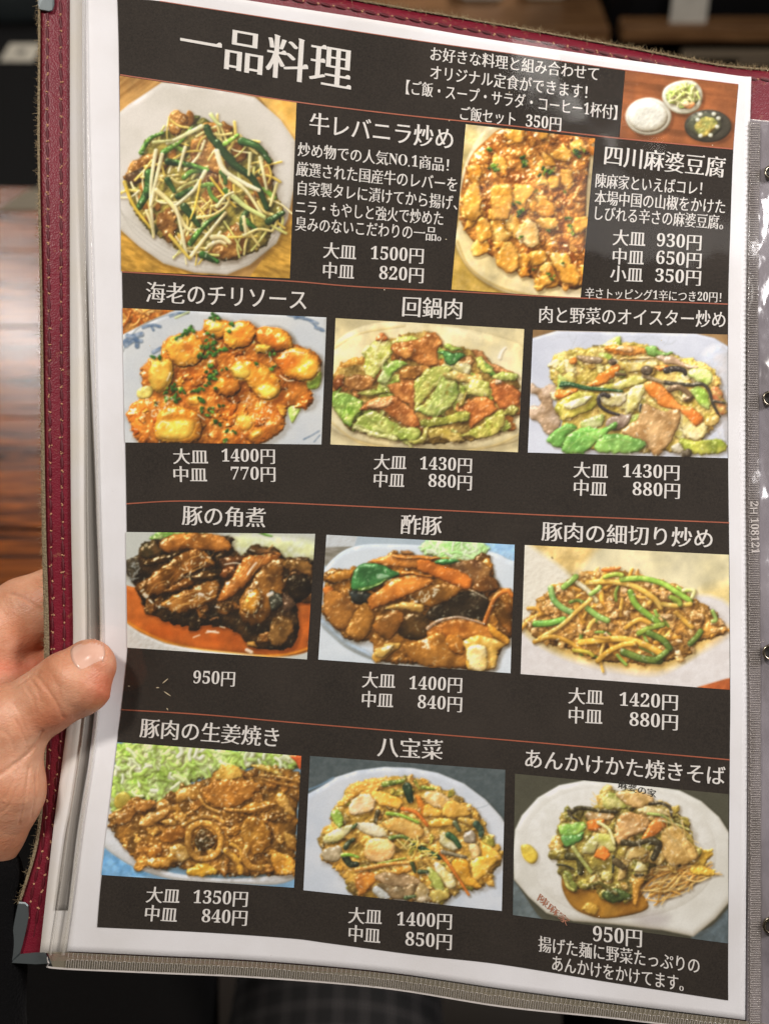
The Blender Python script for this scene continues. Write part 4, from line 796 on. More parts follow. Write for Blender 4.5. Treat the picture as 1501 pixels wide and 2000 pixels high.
m = M('black_print', hexlin('38302a'), .62)
v = m.coord()
a_ = m.noise(1500, 4, v, .85); b_ = m.noise(38, 6, v, .65); c_ = m.noise(9, 4, v, .6)
base = m.mix(m.ramp(b_, [(.3, (0, 0, 0)), (.75, (1, 1, 1))]), hexlin('17120f'), hexlin('2b2520'))
base = m.mix(m.ramp(a_, [(.35, (0, 0, 0)), (.85, (1, 1, 1))]), base, hexlin('40382f'))
m.col(m.mix(m.ramp(c_, [(.52, (0, 0, 0)), (.72, (.35, .35, .35))]), base, hexlin('453c35')))  # broad paler patches put an uneven glare into the ink colour
m.b.inputs['Specular IOR Level'].default_value = .08; MAT_BLACK = m.m

m = M('dish_ink', (.5, .5, .5), .5)
at = m.n('ShaderNodeAttribute', attribute_name='ink')
m.col(at.outputs['Color'])
m.b.inputs['Specular IOR Level'].default_value = .08; MAT_INK = m.m

m = M('lettering_ink', hexlin('eeeae4'), .5)
m.col(m.mix(m.noise(2200, 2), hexlin('dcd7d0'), hexlin('f4f0ea')))
m.b.inputs['Specular IOR Level'].default_value = .08; MAT_TEXT = m.m
m = M('orange_rule', hexlin('b5603c'), .5)
m.col(m.mix(m.noise(160, 3), hexlin('8c4630'), hexlin('c46a48'))); MAT_RULE = m.m
MAT_LOGO = M('dark_logo_ink', hexlin('3c3a34'), .5).m
MAT_LOGORED = M('red_logo_ink', hexlin('b47a60'), .5).m

m = M('leatherette', hexlin('7a1426'), .42)
v = m.coord()
vo = m.n('ShaderNodeTexVoronoi'); vo.inputs['Scale'].default_value = 1900; m.l(v, vo.inputs['Vector'])
big = m.noise(45, 4, v); worn = m.noise(260, 6, v, .75)
c = m.mix(big, hexlin('600d1e'), hexlin('861a30'))
c = m.mix(m.ramp(worn, [(.60, (0, 0, 0)), (.74, (.7, .7, .7))]), c, hexlin('a0704f'))
m.col(c)
m.bump(m.noise(500, 5, v), .3, .0006, m.bump(vo.outputs['Distance'], .25, .0004))
MAT_LEATHER = m.m

m = M('woven_binding', hexlin('8c7a58'), .9)
v = m.coord((1, 1, 1))
m.col(m.mix(m.noise(1500, 3, v), hexlin('5c4c38'), hexlin('a89878')))
m.bump(m.noise(1400, 2, v), .9, .0008); MAT_BIND = m.m
MAT_FIBRE = M('loose_fibre', hexlin('a08c68'), .8).m
MAT_THREAD = M('dark_red_thread', hexlin('5a0c1a'), .55).m
MAT_HOLE = M('needle_hole_lint', hexlin('b88a68'), .8).m
m = M('steel_corner', hexlin('6c7476'), .35, Metallic=.6); m.bump(m.noise(300, 3), .05, .0005); MAT_STEEL = m.m
m = M('grommet_metal', hexlin('9a9282'), .25, Metallic=1.0); MAT_GROM = m.m
MAT_HOLEBLK = M('grommet_hole', (.01, .009, .008), .6).m

def clear_mat(name, tint, rough, haze, gloss_bump=.0, scale=60, gl=1.0):
    mt = bpy.data.materials.new(name); mt.use_nodes = True; nt = mt.node_tree; nt.nodes.clear()
    out = nt.nodes.new('ShaderNodeOutputMaterial')
    tr = nt.nodes.new('ShaderNodeBsdfTransparent'); tr.inputs[0].default_value = (1, 1, 1, 1)
    df = nt.nodes.new('ShaderNodeBsdfDiffuse'); df.inputs[0].default_value = (*tint, 1)
    g = nt.nodes.new('ShaderNodeBsdfGlossy'); g.inputs['Roughness'].default_value = rough
    lw = nt.nodes.new('ShaderNodeLayerWeight'); pw = nt.nodes.new('ShaderNodeMath'); pw.operation = 'POWER'; pw.inputs[1].default_value = 5
    mu = nt.nodes.new('ShaderNodeMath'); mu.operation = 'MULTIPLY_ADD'; mu.inputs[1].default_value = .9; mu.inputs[2].default_value = .045*gl
    nt.links.new(lw.outputs['Facing'], pw.inputs[0]); nt.links.new(pw.outputs[0], mu.inputs[0])
    m1 = nt.nodes.new('ShaderNodeMixShader'); m1.inputs[0].default_value = haze
    if not haze: nt.nodes.remove(df); df = tr
    m2 = nt.nodes.new('ShaderNodeMixShader')
    nt.links.new(tr.outputs[0], m1.inputs[1]); nt.links.new(df.outputs[0], m1.inputs[2])
    nt.links.new(mu.outputs[0], m2.inputs[0]); nt.links.new(m1.outputs[0], m2.inputs[1]); nt.links.new(g.outputs[0], m2.inputs[2])
    nt.links.new(m2.outputs[0], out.inputs[0])
    if gloss_bump:
        tc = nt.nodes.new('ShaderNodeTexCoord'); nz = nt.nodes.new('ShaderNodeTexNoise'); nz.inputs['Scale'].default_value = scale; nz.inputs['Detail'].default_value = 3
        b = nt.nodes.new('ShaderNodeBump'); b.inputs['Strength'].default_value = gloss_bump; b.inputs['Distance'].default_value = .001
        nt.links.new(tc.outputs['Object'], nz.inputs['Vector']); nt.links.new(nz.outputs['Fac'], b.inputs['Height'])
        nt.links.new(b.outputs[0], g.inputs['Normal'])
    return mt
MAT_CLEAR = clear_mat('clear_vinyl', (.75, .72, .68), .075, .016, .22, 24)
MAT_SEAM = clear_mat('vinyl_seam', (.22, .19, .165), .16, .5, .6, 260)
MAT_SEAMB = clear_mat('vinyl_seam_beige', (.40, .35, .25), .16, .5, .6, 260)
MAT_RIB = clear_mat('vinyl_weld_rib', (.86, .80, .76), .12, .8, .3, 300, 2.2)
MAT_TUBE = clear_mat('vinyl_edge', (.78, .74, .66), .15, .34, .5, 120, 1.5)

# ---------------------------------------------------------------- the menu book
MENU = empty('menu_book', mat=cam.matrix_basis @ Matrix.Translation((0, 0, -DIST))) if False else None
cm = Matrix.Translation(cam.location) @ cam.rotation_euler.to_matrix().to_4x4()
MW = cm @ Matrix.Translation((0, 0, -DIST))
MENU = empty('menu_book', mat=MW)
tag(MENU, 'open menu of Chinese dishes in red leatherette cover with clear plastic pocket', 'menu')

OUTL = "70,-60 76,30 75,300 80,600 83,1000 88,1270 85,1440 80,1560 68,1657 38,1760 22,1850 20,1876"
INL = "137,-60 137,300 137,600 139,1000 143,1270 130,1424 107,1600 95,1707 82,1826 78,1862"
TOPO = "70,-60 300,-58 520,-28 640,-10 750,9 1000,52 1250,97 1400,126 1501,136 1620,150"
cover = sheet('cover_board', coons(TOPO, "20,1876 300,1880 600,1896 980,1918 1300,1960 1640,2060", OUTL, "1620,150 1640,800 1640,2060", 70, 90), -.0035, MAT_LEATHER, MENU, .003)
# woven binding round the outer edge of the board
def band(name, A, B, off, mat, parent, n=200, w=5, thick=0., extra=None):
    a, b = poly1(A, n), poly1(B, n)
    t = np.linspace(0, 1, w)[None, :, None]
    P = a[:, None]*(1-t)+b[:, None]*t
    return sheet(name, P, off, mat, parent, thick, extra=extra)
def shift(Ps, dx, dy=0):
    p = pts(Ps).copy(); p[:, 0] += dx; p[:, 1] += dy; return p
bl = pts(OUTL)[:-2]
wid = np.interp(bl[:, 1], [0, 600, 900, 1150, 1300, 1500, 1760], [3, 3.5, 5, 9, 9, 6, 4])
band('edge_binding', np.c_[bl[:, 0]-1.5, bl[:, 1]], np.c_[bl[:, 0]+wid, bl[:, 1]], -.0026, MAT_BIND, MENU, 220, 4, .0015)
tt = pts(TOPO)
band('edge_binding', np.c_[tt[:, 0], tt[:, 1]-1.5], np.c_[tt[:, 0], tt[:, 1]+2], -.0030, MAT_BIND, MENU, 220, 3, .0012)

# loose fibres along the worn edges (nobody could count them)
rg = np.random.RandomState(5)
def fibres(path, n, ln, off, outward, seed):
    r = np.random.RandomState(seed)
    Q = poly1(path, 600); V = []; F = []
    for i in range(n):
        p = Q[r.randint(600)]+r.randn(2)*1.6
        a = math.atan2(outward[1], outward[0])+r.randn()*1.0
        L = ln*(.3+r.rand()*1.1); c = r.randn()*.5
        h = off+r.rand()*.0012
        pr = None
        for k in range(4):
            q = p+L*k/3*np.array([math.cos(a+c*k/3), math.sin(a+c*k/3)])
            w = .26*(1-k/4.5)
            nrm = np.array([-math.sin(a), math.cos(a)])*w
            V += [S(*(q+nrm), h+.0004*k), S(*(q-nrm), h+.0004*k)]
            if k:
                j = len(V)-4; F.append((j, j+1, j+3, j+2))
    return V, F
V1, F1 = fibres(TOPO, 2600, 9, -.0035, (.25, -1), 1)
V2, F2 = fibres(bl, 900, 9, -.003, (-1, 0), 2)
F2 = [tuple(i+len(V1) for i in f) for f in F2]
tag(mesh('edge_fibres', np.array(V1+V2), F1+F2, MAT_FIBRE, MENU), kind='stuff')

# stitching: thread segments sunk between needle holes
tm = None
def stitch_line(path, step, start, ang_off=0, w=2.6, lift=.0001):
    global tm
    Q = poly1(path, 2000); d = np.r_[0, np.cumsum(np.hypot(*np.diff(Q, axis=0).T))]
    s = start; r = np.random.RandomState(int(start*7+step))
    if tm is None:
        V = []; F = []
        for i, t in enumerate(np.linspace(-.5, .5, 7)):
            rr = math.sqrt(max(0, 1-(2*t)**2*.9))
            for k in range(6):
                a = 2*math.pi*k/6
                V.append((t, rr*math.cos(a), rr*math.sin(a)))
                if i: F.append(((i-1)*6+k, (i-1)*6+(k+1) % 6, i*6+(k+1) % 6, i*6+k))
        F += [tuple(range(5, -1, -1)), tuple(range(36, 42))]
        o = mesh('stitch', V, F, MAT_THREAD, MENU, True); tm = o.data
        first = o
    else:
        first = None
    holes = []
    while s+step < d[-1]:
        L = step*(.8+.25*r.rand())
        a = np.array([np.interp(s, d, Q[:, 0]), np.interp(s, d, Q[:, 1])]); b = np.array([np.interp(s+L, d, Q[:, 0]), np.interp(s+L, d, Q[:, 1])])
        A = Vector(S(a[0], a[1], -.0034+lift)); B = Vector(S(b[0], b[1], -.0034+lift))
        if first is not None: o = first; first = None
        else:
            o = bpy.data.objects.new('stitch', tm); COL.objects.link(o); o.parent = MENU
        dv = B-A
        o.location = (A+B)/2
        o.rotation_euler = (0, 0, math.atan2(dv.y, dv.x)+ang_off)
        o.scale = (dv.length*.80, w*UNIT, w*UNIT*.55)
        holes.append(a-(b-a)*.08)
        s += step
    return holes
H = []
ol = pts("93,-60 93,30 93,300 96,600 99,1000 103,1270 99,1440 93,1560 83,1657 62,1750 50,1830")
ol2 = pts("119,-60 119,30 120,300 120,600 122,1000 126,1270 119,1440 107,1560 98,1657 80,1750 66,1830")
H += stitch_line(ol, 33, 10, .04); H += stitch_line(ol2, 33, 25, .05)
H += stitch_line(np.c_[tt[:, 0], tt[:, 1]+20], 29, 6, -.12, 3.2, .0003)
V = []; F = []
r = np.random.RandomState(4)
for (x, y) in H:
    for k in range(3):
        cx, cy = x+r.randn()*1.4, y+r.randn()*1.4; q = 1.3+r.rand()*.9; j = len(V)
        c0 = S(cx, cy, -.0031); V.append(c0+np.array([0, 0, .0003]))
        for a in range(6): V.append(S(cx+q*math.cos(a*1.047), cy+q*math.sin(a*1.047), -.0034))
        F += [(j, j+1+a, j+1+(a+1) % 6) for a in range(6)]
tag(mesh('needle_holes', np.array(V), F, MAT_HOLE, MENU, True), kind='stuff')
# the groove the stitches lie in
for q in (ol, ol2):
    band('stitch_groove', np.c_[q[:, 0]-1.0, q[:, 1]], np.c_[q[:, 0]+1.2, q[:, 1]], -.00345, MAT_THREAD, MENU, 200, 2)

# white lining sheet and a grey strip coloured for the shade in the gap
sheet('lining_sheet', coons("137,-60 400,-60", "80,1830 300,1850", INL, "400,-60 400,900 300,1850", 14, 90), -.0024, MAT_LINING, MENU, .0004)
MG = M('gap_shade_grey', hexlin('86827c'), .55); MG.col(MG.mix(MG.noise(90, 4, MG.coord((1, .15, 1))), hexlin('5c5954'), hexlin('b0aaa2')))
band('gap_shade_strip', "168,430 168,700 168,1000 171,1250 163,1400 141,1560 126,1640 108,1777", "170,430 174,700 186,1000 193,1250 181,1420 159,1560 147,1640 131,1777", -.0018, MG.m, MENU, 120, 4, .0003)

PL = "161,-60 162,300 173,600 186,900 196,1150 196,1280 184,1400 172,1500 156,1630 142,1760 130,1858"
PR = "1466,150 1462,300 1456,600 1455,950 1458,1250 1458,1440 1454,1992"
PT = "161,-60 420,-10 750,42 1000,84 1300,128 1440,148 1466,150"
PB = "130,1858 300,1866 500,1876 750,1898 980,1931 1200,1960 1454,1992"
PAGE = sheet('menu_page', coons(PT, PB, PL, PR, 110, 150), -.00012, MAT_PAPER, MENU, .00018)
BL_ = "229,-60 231,0 233,150 237,400 239,560 245,867 247,983 249,1150 249,1265 237,1386 229,1450 199,1709 190,1811"
BR_ = "1441,165 1431,291 1425,450 1421,600 1421,895 1423,1080 1425,1347 1424,1480 1421,1843 1421,1954"
BT_ = "229,-60 236,-8 312,2 500,31 800,77 1000,105 1220,137 1441,165"
BB_ = "190,1811 400,1821 570,1833 640,1842 820,1866 980,1884 1200,1920 1421,1954"
sheet('black_panel', coons(BT_, BB_, BL_, BR_, 100, 140), .0001, MAT_BLACK, PAGE)
RULES = ["312,2 500,31 800,77 1000,105 1220,137 1441,165", "235,146 400,171 578,199 800,226 1000,246 1208,270 1430,291", "239,531 400,540 566,549 700,560 900,570 1132,582 1420,594",
         "247,984 330,979 414,979 520,981 660,987 850,996 1040,1005 1230,1013 1423,1021", "237,1386 400,1396 570,1411 800,1430 1020,1448 1200,1464 1424,1484"]
for k, q in enumerate(RULES):
    p = pts(q); w = .75 if k == 0 else 1.15
    band('rule_line', np.c_[p[:, 0], p[:, 1]-w], np.c_[p[:, 0], p[:, 1]+w], .00030, MAT_RULE, PAGE, 160, 2)

# printed pictures of the dishes
LBL = dict(liver='printed picture of beef liver with chives and bean sprouts', mapo='printed picture of mapo tofu', set='small printed picture of rice, salad and soup bowls', shrimp='printed picture of shrimp in chili sauce',
           cabbage='printed picture of twice-cooked pork with cabbage', oyster='printed picture of meat and vegetables in oyster sauce', braised='printed picture of braised pork belly', sweetsour='printed picture of sweet and sour pork',
           shred='printed picture of shredded pork with green peppers', ginger='printed picture of ginger pork with shredded cabbage', eight='printed picture of eight-treasure stir-fry', noodle='printed picture of crispy noodles under thick sauce')
for nme, fn in DISHES:
    c = finish(fn())
    V = S(c.PX, c.PY, .00022).reshape(-1, 3)
    lin = srgb(c.img.reshape(-1, 3))*.96
    o = mesh('dish_picture', V, gridfaces(c.H, c.W), MAT_INK, PAGE, True, lin)
    o['label'] = LBL[nme]
    del c

# ---------------------------------------------------------------- lettering (flat print; a Ming-style cut made from the built-in font's outlines)
_G = {}
DIG = {**{str(i): chr(0x1D7CE+i) for i in range(10)}, 'N': '\U0001D40D', 'O': '\U0001D40E'}
KANA = lambda ch: 0x3040 <= ord(ch) <= 0x30ff
def glyph(ch):
    if ch in _G: return _G[ch]
    cu = bpy.data.curves.new('g', 'FONT'); src = DIG.get(ch, ch); cu.body = src
    ob = bpy.data.objects.new('g', cu); COL.objects.link(ob)
    dg = bpy.context.evaluated_depsgraph_get()
    cc = ob.evaluated_get(dg).to_curve(dg)
    loops = []
    for sp in cc.splines:
        P = []
        bp = sp.bezier_points
        for i in range(len(bp)):
            a, b = bp[i], bp[(i+1) % len(bp)]
            p0, p1, p2, p3 = (np.array(v[:2]) for v in (a.co, a.handle_right, b.handle_left, b.co))
            chord = np.linalg.norm(p3-p0)
            bend = np.linalg.norm(p1-p0-(p3-p0)/3)+np.linalg.norm(p2-p0-(p3-p0)*2/3)
            n = 1 if bend < .004 else (4 if chord > .06 else 3)
            for k in range(n):
                t = k/n
                P.append((1-t)**3*p0+3*(1-t)**2*t*p1+3*(1-t)*t*t*p2+t**3*p3)
        Q = [P[0]]
        for p in P[1:]:
            if np.linalg.norm(p-Q[-1]) > .002: Q.append(p)
        if np.linalg.norm(Q[-1]-Q[0]) < .002: Q.pop()
        if len(Q) > 2: loops.append(np.array(Q))
    ob.to_curve_clear(); bpy.data.objects.remove(ob)
    ser = []
    if ch not in DIG and ord(ch) > 0x2000:
        ex, ey = (0, -.002) if KANA(ch) else (0, -.0115)
        new = []
        for P in loops:
            area = .5*np.sum(P[:, 0]*np.roll(P[:, 1], -1)-np.roll(P[:, 0], -1)*P[:, 1])
            e = np.roll(P, -1, 0)-P; L = np.linalg.norm(e, axis=1)+1e-9; e = e/L[:, None]
            nn = np.stack([e[:, 1], -e[:, 0]], -1)          # right of travel
            # outlines of this font wind so that ink lies on a fixed side: find it from the outermost loop
            new.append((P, nn, L, e, area))
        big = max(new, key=lambda q: abs(q[4]))
        sgn = 1 if big[4] > 0 else -1
        loops = []
        for P, nn, L, e, area in new:
            n2 = nn*sgn                                    # outward normals
            mv = np.zeros_like(P)
            for i in range(len(P)):
                a, b = n2[i-1], n2[i]
                den = 1+a@b
                v = (a+b)/max(den, .5)
                mv[i] = (v[0]*ex, v[1]*ey)
            Pn = P+mv
            loops.append(Pn)
            if not KANA(ch) and ch not in '！。、・【】':
                m_ = len(P)
                for i in range(m_):
                    # short right-hand end of a horizontal stroke gets a small triangle
                    j = (i+1) % m_
                    if .035 < L[i] < .085 and n2[i][0] > .93 and L[i-1] > .09 and L[j] > .09 and abs(n2[i-1][1]) > .9 and abs(n2[j][1]) > .9 and n2[i-1][1]*n2[j][1] < 0:
                        top, bot = (Pn[i], Pn[j]) if Pn[i][1] > Pn[j][1] else (Pn[j], Pn[i])
                        w = .055
                        ser.append(np.array([bot+(0.004, 0), top+(.006, .012), top+(-w*.45, w*.85), top+(-w*1.55, -.004)]))
                    # upper end of a vertical stroke gets a slanted head
                    if .04 < L[i] < .12 and n2[i][1] > .93 and L[i-1] > .10 and L[j] > .10 and abs(n2[i-1][0]) > .9 and abs(n2[j][0]) > .9 and n2[i-1][0]*n2[j][0] < 0:
                        l, rr = (Pn[i], Pn[j]) if Pn[i][0] < Pn[j][0] else (Pn[j], Pn[i])
                        ser.append(np.array([l+(-.020, .022), l+(0, -.03), rr+(0, -.02), rr+(.022, -.002)]))
    c2 = bpy.data.curves.new('f', 'CURVE'); c2.dimensions = '2D'; c2.fill_mode = 'BOTH'
    for P in loops:
        sp = c2.splines.new('POLY'); sp.points.add(len(P)-1)
        for q, p in zip(sp.points, P): q.co = (p[0], p[1], 0, 1)
        sp.use_cyclic_u = True
    o2 = bpy.data.objects.new('f', c2); COL.objects.link(o2)
    dg = bpy.context.evaluated_depsgraph_get()
    me = o2.evaluated_get(dg).to_mesh()
    V = np.array([v.co[:2] for v in me.vertices]) if len(me.vertices) else np.zeros((0, 2)); F = [tuple(p.vertices) for p in me.polygons]
    o2.evaluated_get(dg).to_mesh_clear(); bpy.data.objects.remove(o2)
    z = np.zeros(len(V))
    for q in ser:
        j = len(V); V = np.vstack([V, q]); z = np.r_[z, np.full(4, 1.)]; F.append((j, j+1, j+2, j+3))
    if ch not in DIG and ord(ch) > 0x2000 and len(V):      # heavier verticals: the cut is laid down again a hair to each side
        w = .013 if KANA(ch) else .020
        n = len(V); FF = list(F)
        V = np.vstack([V+(-w, 0), V+(w, 0), V]); z = np.r_[z, z+2, z+4]
        F = FF+[tuple(i+n for i in f) for f in FF]+[tuple(i+2*n for i in f) for f in FF]
    if ch in DIG:
        adv = (V[:, 0].max()-V[:, 0].min())+.045 if len(V) else .5
        adv = {'1': .58}.get(ch, .58) if ch.isdigit() else adv
        V = V*np.array([1, 1.02])
        V[:, 0] += (adv-(V[:, 0].max()+V[:, 0].min()))/2; V[:, 1] += .05
        # digits stand a little above the CJK body line
    elif ch == '.': adv = .26
    else: adv = 1.0
    _G[ch] = (V, F, z, adv)
    return _G[ch]

CJK_MID = .38                     # centre of the ideographic body above the base line
def text(s, x0, y0, x1, y1, size, lean=-.04, mat=None, off=.00036, bow=0., name='lettering', turned=False, parent=None):
    tot = sum(glyph(ch)[3] if ch != ' ' else .5 for ch in s)
    L = math.hypot(x1-x0, y1-y0); ux, uy = (x1-x0)/L, (y1-y0)/L
    sc = L/tot; pen = 0; VV = []; FF = []
    for ch in s:
        if ch == ' ': pen += .5; continue
        V, F, z, adv = glyph(ch)
        if len(V):
            if ch in 'ッっャ' or False: pass
            X = (pen+V[:, 0])*sc; Y = (V[:, 1]-CJK_MID)*size
            px = x0+X*ux+(-lean)*Y; py = y0+X*uy-Y
            py = py+bow*4*(X/L)*(1-X/L)
            if turned: px, py = x0+Y*uy+X*ux, y0-Y*ux+X*uy
            W = S(px, py, off+z*.000012)
            j = sum(len(a) for a in VV)
            VV.append(W); FF += [tuple(i+j for i in f) for f in F]
        pen += adv
    o = mesh(name, np.vstack(VV), FF, mat or MAT_TEXT, parent or PAGE)
    return o

T = [("一品料理", 350, 77, 688, 137, 92, -.06, 0), ("お好きな料理と組み合わせて", 838, 104, 1171, 145, 30, -.06, 0), ("オリジナル定食ができます！", 838, 140, 1163, 182, 31, -.06, 0),
     ("【ご飯・スープ・サラダ・コーヒー1杯付】", 778, 168, 1219, 222, 31, -.06, 0), ("ご飯セット", 895, 220, 1009, 233, 30, -.06, 0), ("350円", 1025, 236, 1097, 243, 32, -.06, 0),
     ("牛レバニラ炒め", 603, 240, 888, 272, 46, -.05, 0), ("炒め物での人気NO.1商品！", 581, 291, 893, 324, 30, -.05, 0), ("厳選された国産牛のレバーを", 578, 329, 895, 361, 31, -.05, 0),
     ("自家製タレに漬けてから揚げ、", 578, 366, 908, 398, 31, -.05, 0), ("ニラ・もやしと強火で炒めた", 576, 403, 867, 427, 31, -.05, 0), ("臭みのないこだわりの一品。", 576, 436, 876, 459, 31, -.05, 0),
     ("大皿", 630, 488, 696, 493, 35, -.05, 0), ("1500円", 722, 494, 829, 500, 35, -.05, 0), ("中皿", 628, 527, 692, 531, 35, -.05, 0), ("820円", 739, 533, 829, 538, 35, -.05, 0),
     ("四川麻婆豆腐", 1177, 302, 1416, 328, 44, -.09, 0), ("陳麻家といえばコレ！", 1161, 352, 1385, 369, 31, -.08, 0), ("本場中国の山椒をかけた", 1160, 385, 1417, 404, 31, -.08, 0), ("しびれる辛さの麻婆豆腐。", 1156, 415, 1426, 436, 31, -.08, 0),
     ("大皿", 1195, 463, 1260, 467, 35, -.06, 0), ("930円", 1280, 469, 1371, 474, 35, -.06, 0), ("中皿", 1193, 500, 1257, 503, 35, -.06, 0), ("650円", 1279, 503, 1371, 509, 35, -.06, 0), ("小皿", 1190, 534, 1255, 537, 35, -.06, 0), ("350円", 1277, 538, 1370, 543, 35, -.06, 0),
     ("辛さトッピング1辛につき20円！", 1141, 572, 1420, 581, 23, -.05, 0),
     ("海老のチリソース", 284, 570, 602, 586, 45, -.02, 0), ("回鍋肉", 783, 598, 905, 604, 44, -.06, 0), ("肉と野菜のオイスター炒め", 1050, 614, 1418, 624, 36, -.03, 0),
     ("大皿", 337, 891, 407, 892, 34, .02, 0), ("1400円", 431, 890, 539, 891, 34, 0, 0), ("中皿", 336, 926, 405, 927, 34, .02, 0), ("770円", 449, 925, 540, 926, 34, 0, 0),
     ("大皿", 729, 902, 794, 903, 34, -.06, 0), ("1430円", 818, 905, 923, 909, 34, -.04, 0), ("中皿", 727, 936, 790, 938, 34, -.06, 0), ("880円", 835, 939, 923, 943, 34, -.04, 0),
     ("大皿", 1118, 917, 1187, 920, 35, -.04, 0), ("1430円", 1213, 920, 1328, 923, 35, -.03, 0), ("中皿", 1117, 952, 1185, 955, 35, -.04, 0), ("880円", 1233, 955, 1329, 959, 35, -.03, 0),
     ("豚の角煮", 355, 1006, 520, 1011, 43, -.03, 0), ("酢豚", 781, 1024, 863, 1027, 42, -.05, 0), ("豚肉の細切り炒め", 1056, 1037, 1394, 1052, 42, -.03, 0),
     ("950円", 376, 1323, 461, 1326, 34, -.06, 0), ("大皿", 706, 1327, 772, 1330, 35, -.05, 0), ("1400円", 797, 1334, 904, 1338, 35, -.05, 0), ("中皿", 704, 1365, 768, 1368, 35, -.05, 0), ("840円", 814, 1371, 904, 1376, 35, -.05, 0),
     ("大皿", 1108, 1358, 1178, 1362, 36, -.03, 0), ("1420円", 1207, 1366, 1325, 1372, 36, -.03, 0), ("中皿", 1107, 1396, 1176, 1400, 36, -.03, 0), ("880円", 1227, 1405, 1325, 1411, 36, -.03, 0),
     ("豚肉の生姜焼き", 273, 1421, 550, 1441, 42, -.08, 0), ("八宝菜", 736, 1458, 865, 1465, 43, -.04, 0), ("あんかけかた焼きそば", 1021, 1480, 1416, 1516, 41, -.03, 0),
     ("大皿", 285, 1747, 352, 1750, 35, -.1, 0), ("1350円", 376, 1752, 486, 1756, 35, -.08, 0), ("中皿", 281, 1783, 347, 1787, 35, -.1, 0), ("840円", 393, 1789, 485, 1793, 35, -.08, 0),
     ("大皿", 679, 1787, 746, 1791, 36, -.05, 0), ("1400円", 773, 1795, 884, 1800, 36, -.04, 0), ("中皿", 678, 1822, 743, 1828, 36, -.05, 0), ("850円", 790, 1834, 884, 1840, 36, -.04, 0),
     ("950円", 1155, 1824, 1255, 1833, 40, -.02, 0), ("揚げた麺に野菜たっぷりの", 1050, 1843, 1367, 1887, 34, -.02, 0), ("あんかけをかけてます。", 1075, 1880, 1350, 1924, 34, -.02, 0)]
for (s_, a, b, c, d, e, f, g) in T:
    text(s_, a, b, c, d, e, f, bow=g)
text("麻婆の家", 1206, 1531, 1281, 1551, 17, -.02, MAT_LOGO, .00034, name='plate_logo')
text("陳麻家", 1050, 1750, 1110, 1803, 15, -.5, MAT_LOGORED, .00034, name='plate_logo')

# the clear pocket over the page, its welded ribbed seams, edge tube, grommets
def wav(px, py):
    q = .0005*(vnoise(px/170., py/210., 3)-.5)+.00016*(vnoise(px/60., py/75., 8)-.5)
    return q
ctop = "160,-60 420,-20 560,0 750,32 1000,72 1300,118 1420,134 1640,160"
cbot = "93,1866 96,1880 110,1890 300,1898 500,1907 750,1928 980,1964 1200,1987 1330,2006 1640,2050"
POCKET = sheet('clear_pocket', coons(ctop, cbot, "160,-60 162,300 165,700 167,1000 172,1260 160,1430 136,1600 112,1740 93,1866", "1640,160 1640,2050", 150, 190), .0012, MAT_CLEAR, MENU, 0, extra=wav)
# bottom weld
sa = "130,1860 300,1868 500,1878 750,1900 980,1933 1200,1962 1454,1994"; sb = "127,1893 200,1896 300,1900 500,1909 750,1930 980,1966 1200,1989 1450,2020"
band('weld_strip', "92,1858 300,1869 500,1879 750,1901 980,1934 1200,1963 1500,2000", "104,1890 300,1900 500,1909 750,1930 980,1966 1200,1989 1500,2026", .0001, MAT_SEAMB, POCKET, 160, 4)
band('weld_strip', "1461,236 1457,600 1456,980 1457,1250 1459,1440 1459,2010", "1484,240 1480,600 1482,980 1484,1250 1485,1440 1486,2010", .0002, MAT_SEAM, POCKET, 160, 4)
def ribs(path_a, path_b, pitch, u0, u1, off, seed):
    r = np.random.RandomState(seed); A = poly1(path_a, 3000); B = poly1(path_b, 3000)
    d = np.r_[0, np.cumsum(np.hypot(*np.diff(A, axis=0).T))]; n = int(d[-1]/pitch); V = []; F = []
    def quad(p, q, w, h):
        t = q-p; t = t/(np.linalg.norm(t)+1e-9); nn = np.array([-t[1], t[0]])*w
        j = len(V)
        for P, ns_ in ((p, -1), (p, 1), (q, 1), (q, -1)): V.append(S(*(P+nn*ns_), h))
        V.append(S(*(p), h+.0004)); V.append(S(*(q), h+.0004))
        F.extend([(j, j+4, j+5, j+3), (j+4, j+1, j+2, j+5)])
    for i in range(n):
        s = (i+.5)*pitch
        ax, ay = np.interp(s, d, A[:, 0]), np.interp(s, d, A[:, 1]); k = s/d[-1]*2999
        bx, by = np.interp(k, np.arange(3000), B[:, 0]), np.interp(k, np.arange(3000), B[:, 1])
        a = np.array([ax, ay]); b = np.array([bx, by]); tdir = np.array([-(b-a)[1], (b-a)[0]]); tdir = tdir/np.linalg.norm(tdir)
        p = a+(b-a)*(u0+r.randn()*.02); q = a+(b-a)*(u1+r.randn()*.02); g = pitch*.27
        quad(p+tdir*g, q+tdir*g, .42, off); quad(p-tdir*g, q-tdir*g, .42, off); quad(p-tdir*g, p+tdir*g, .45, off)
        quad(a+(b-a)*.02+tdir*0, a+(b-a)*(u0-.12), .4, off)
    return mesh('weld_ribs', np.array(V), F, MAT_RIB, POCKET, True)
tag(ribs(sa, sb, 9.2, .42, .92, .0004, 3), kind='stuff')
tag(ribs("1459,240 1456,600 1456,980 1457,1250 1459,1440 1459,2010", "1484,240 1480,600 1482,980 1484,1250 1485,1440 1486,2010", 9.0, .2, .93, .0004, 4), kind='stuff')
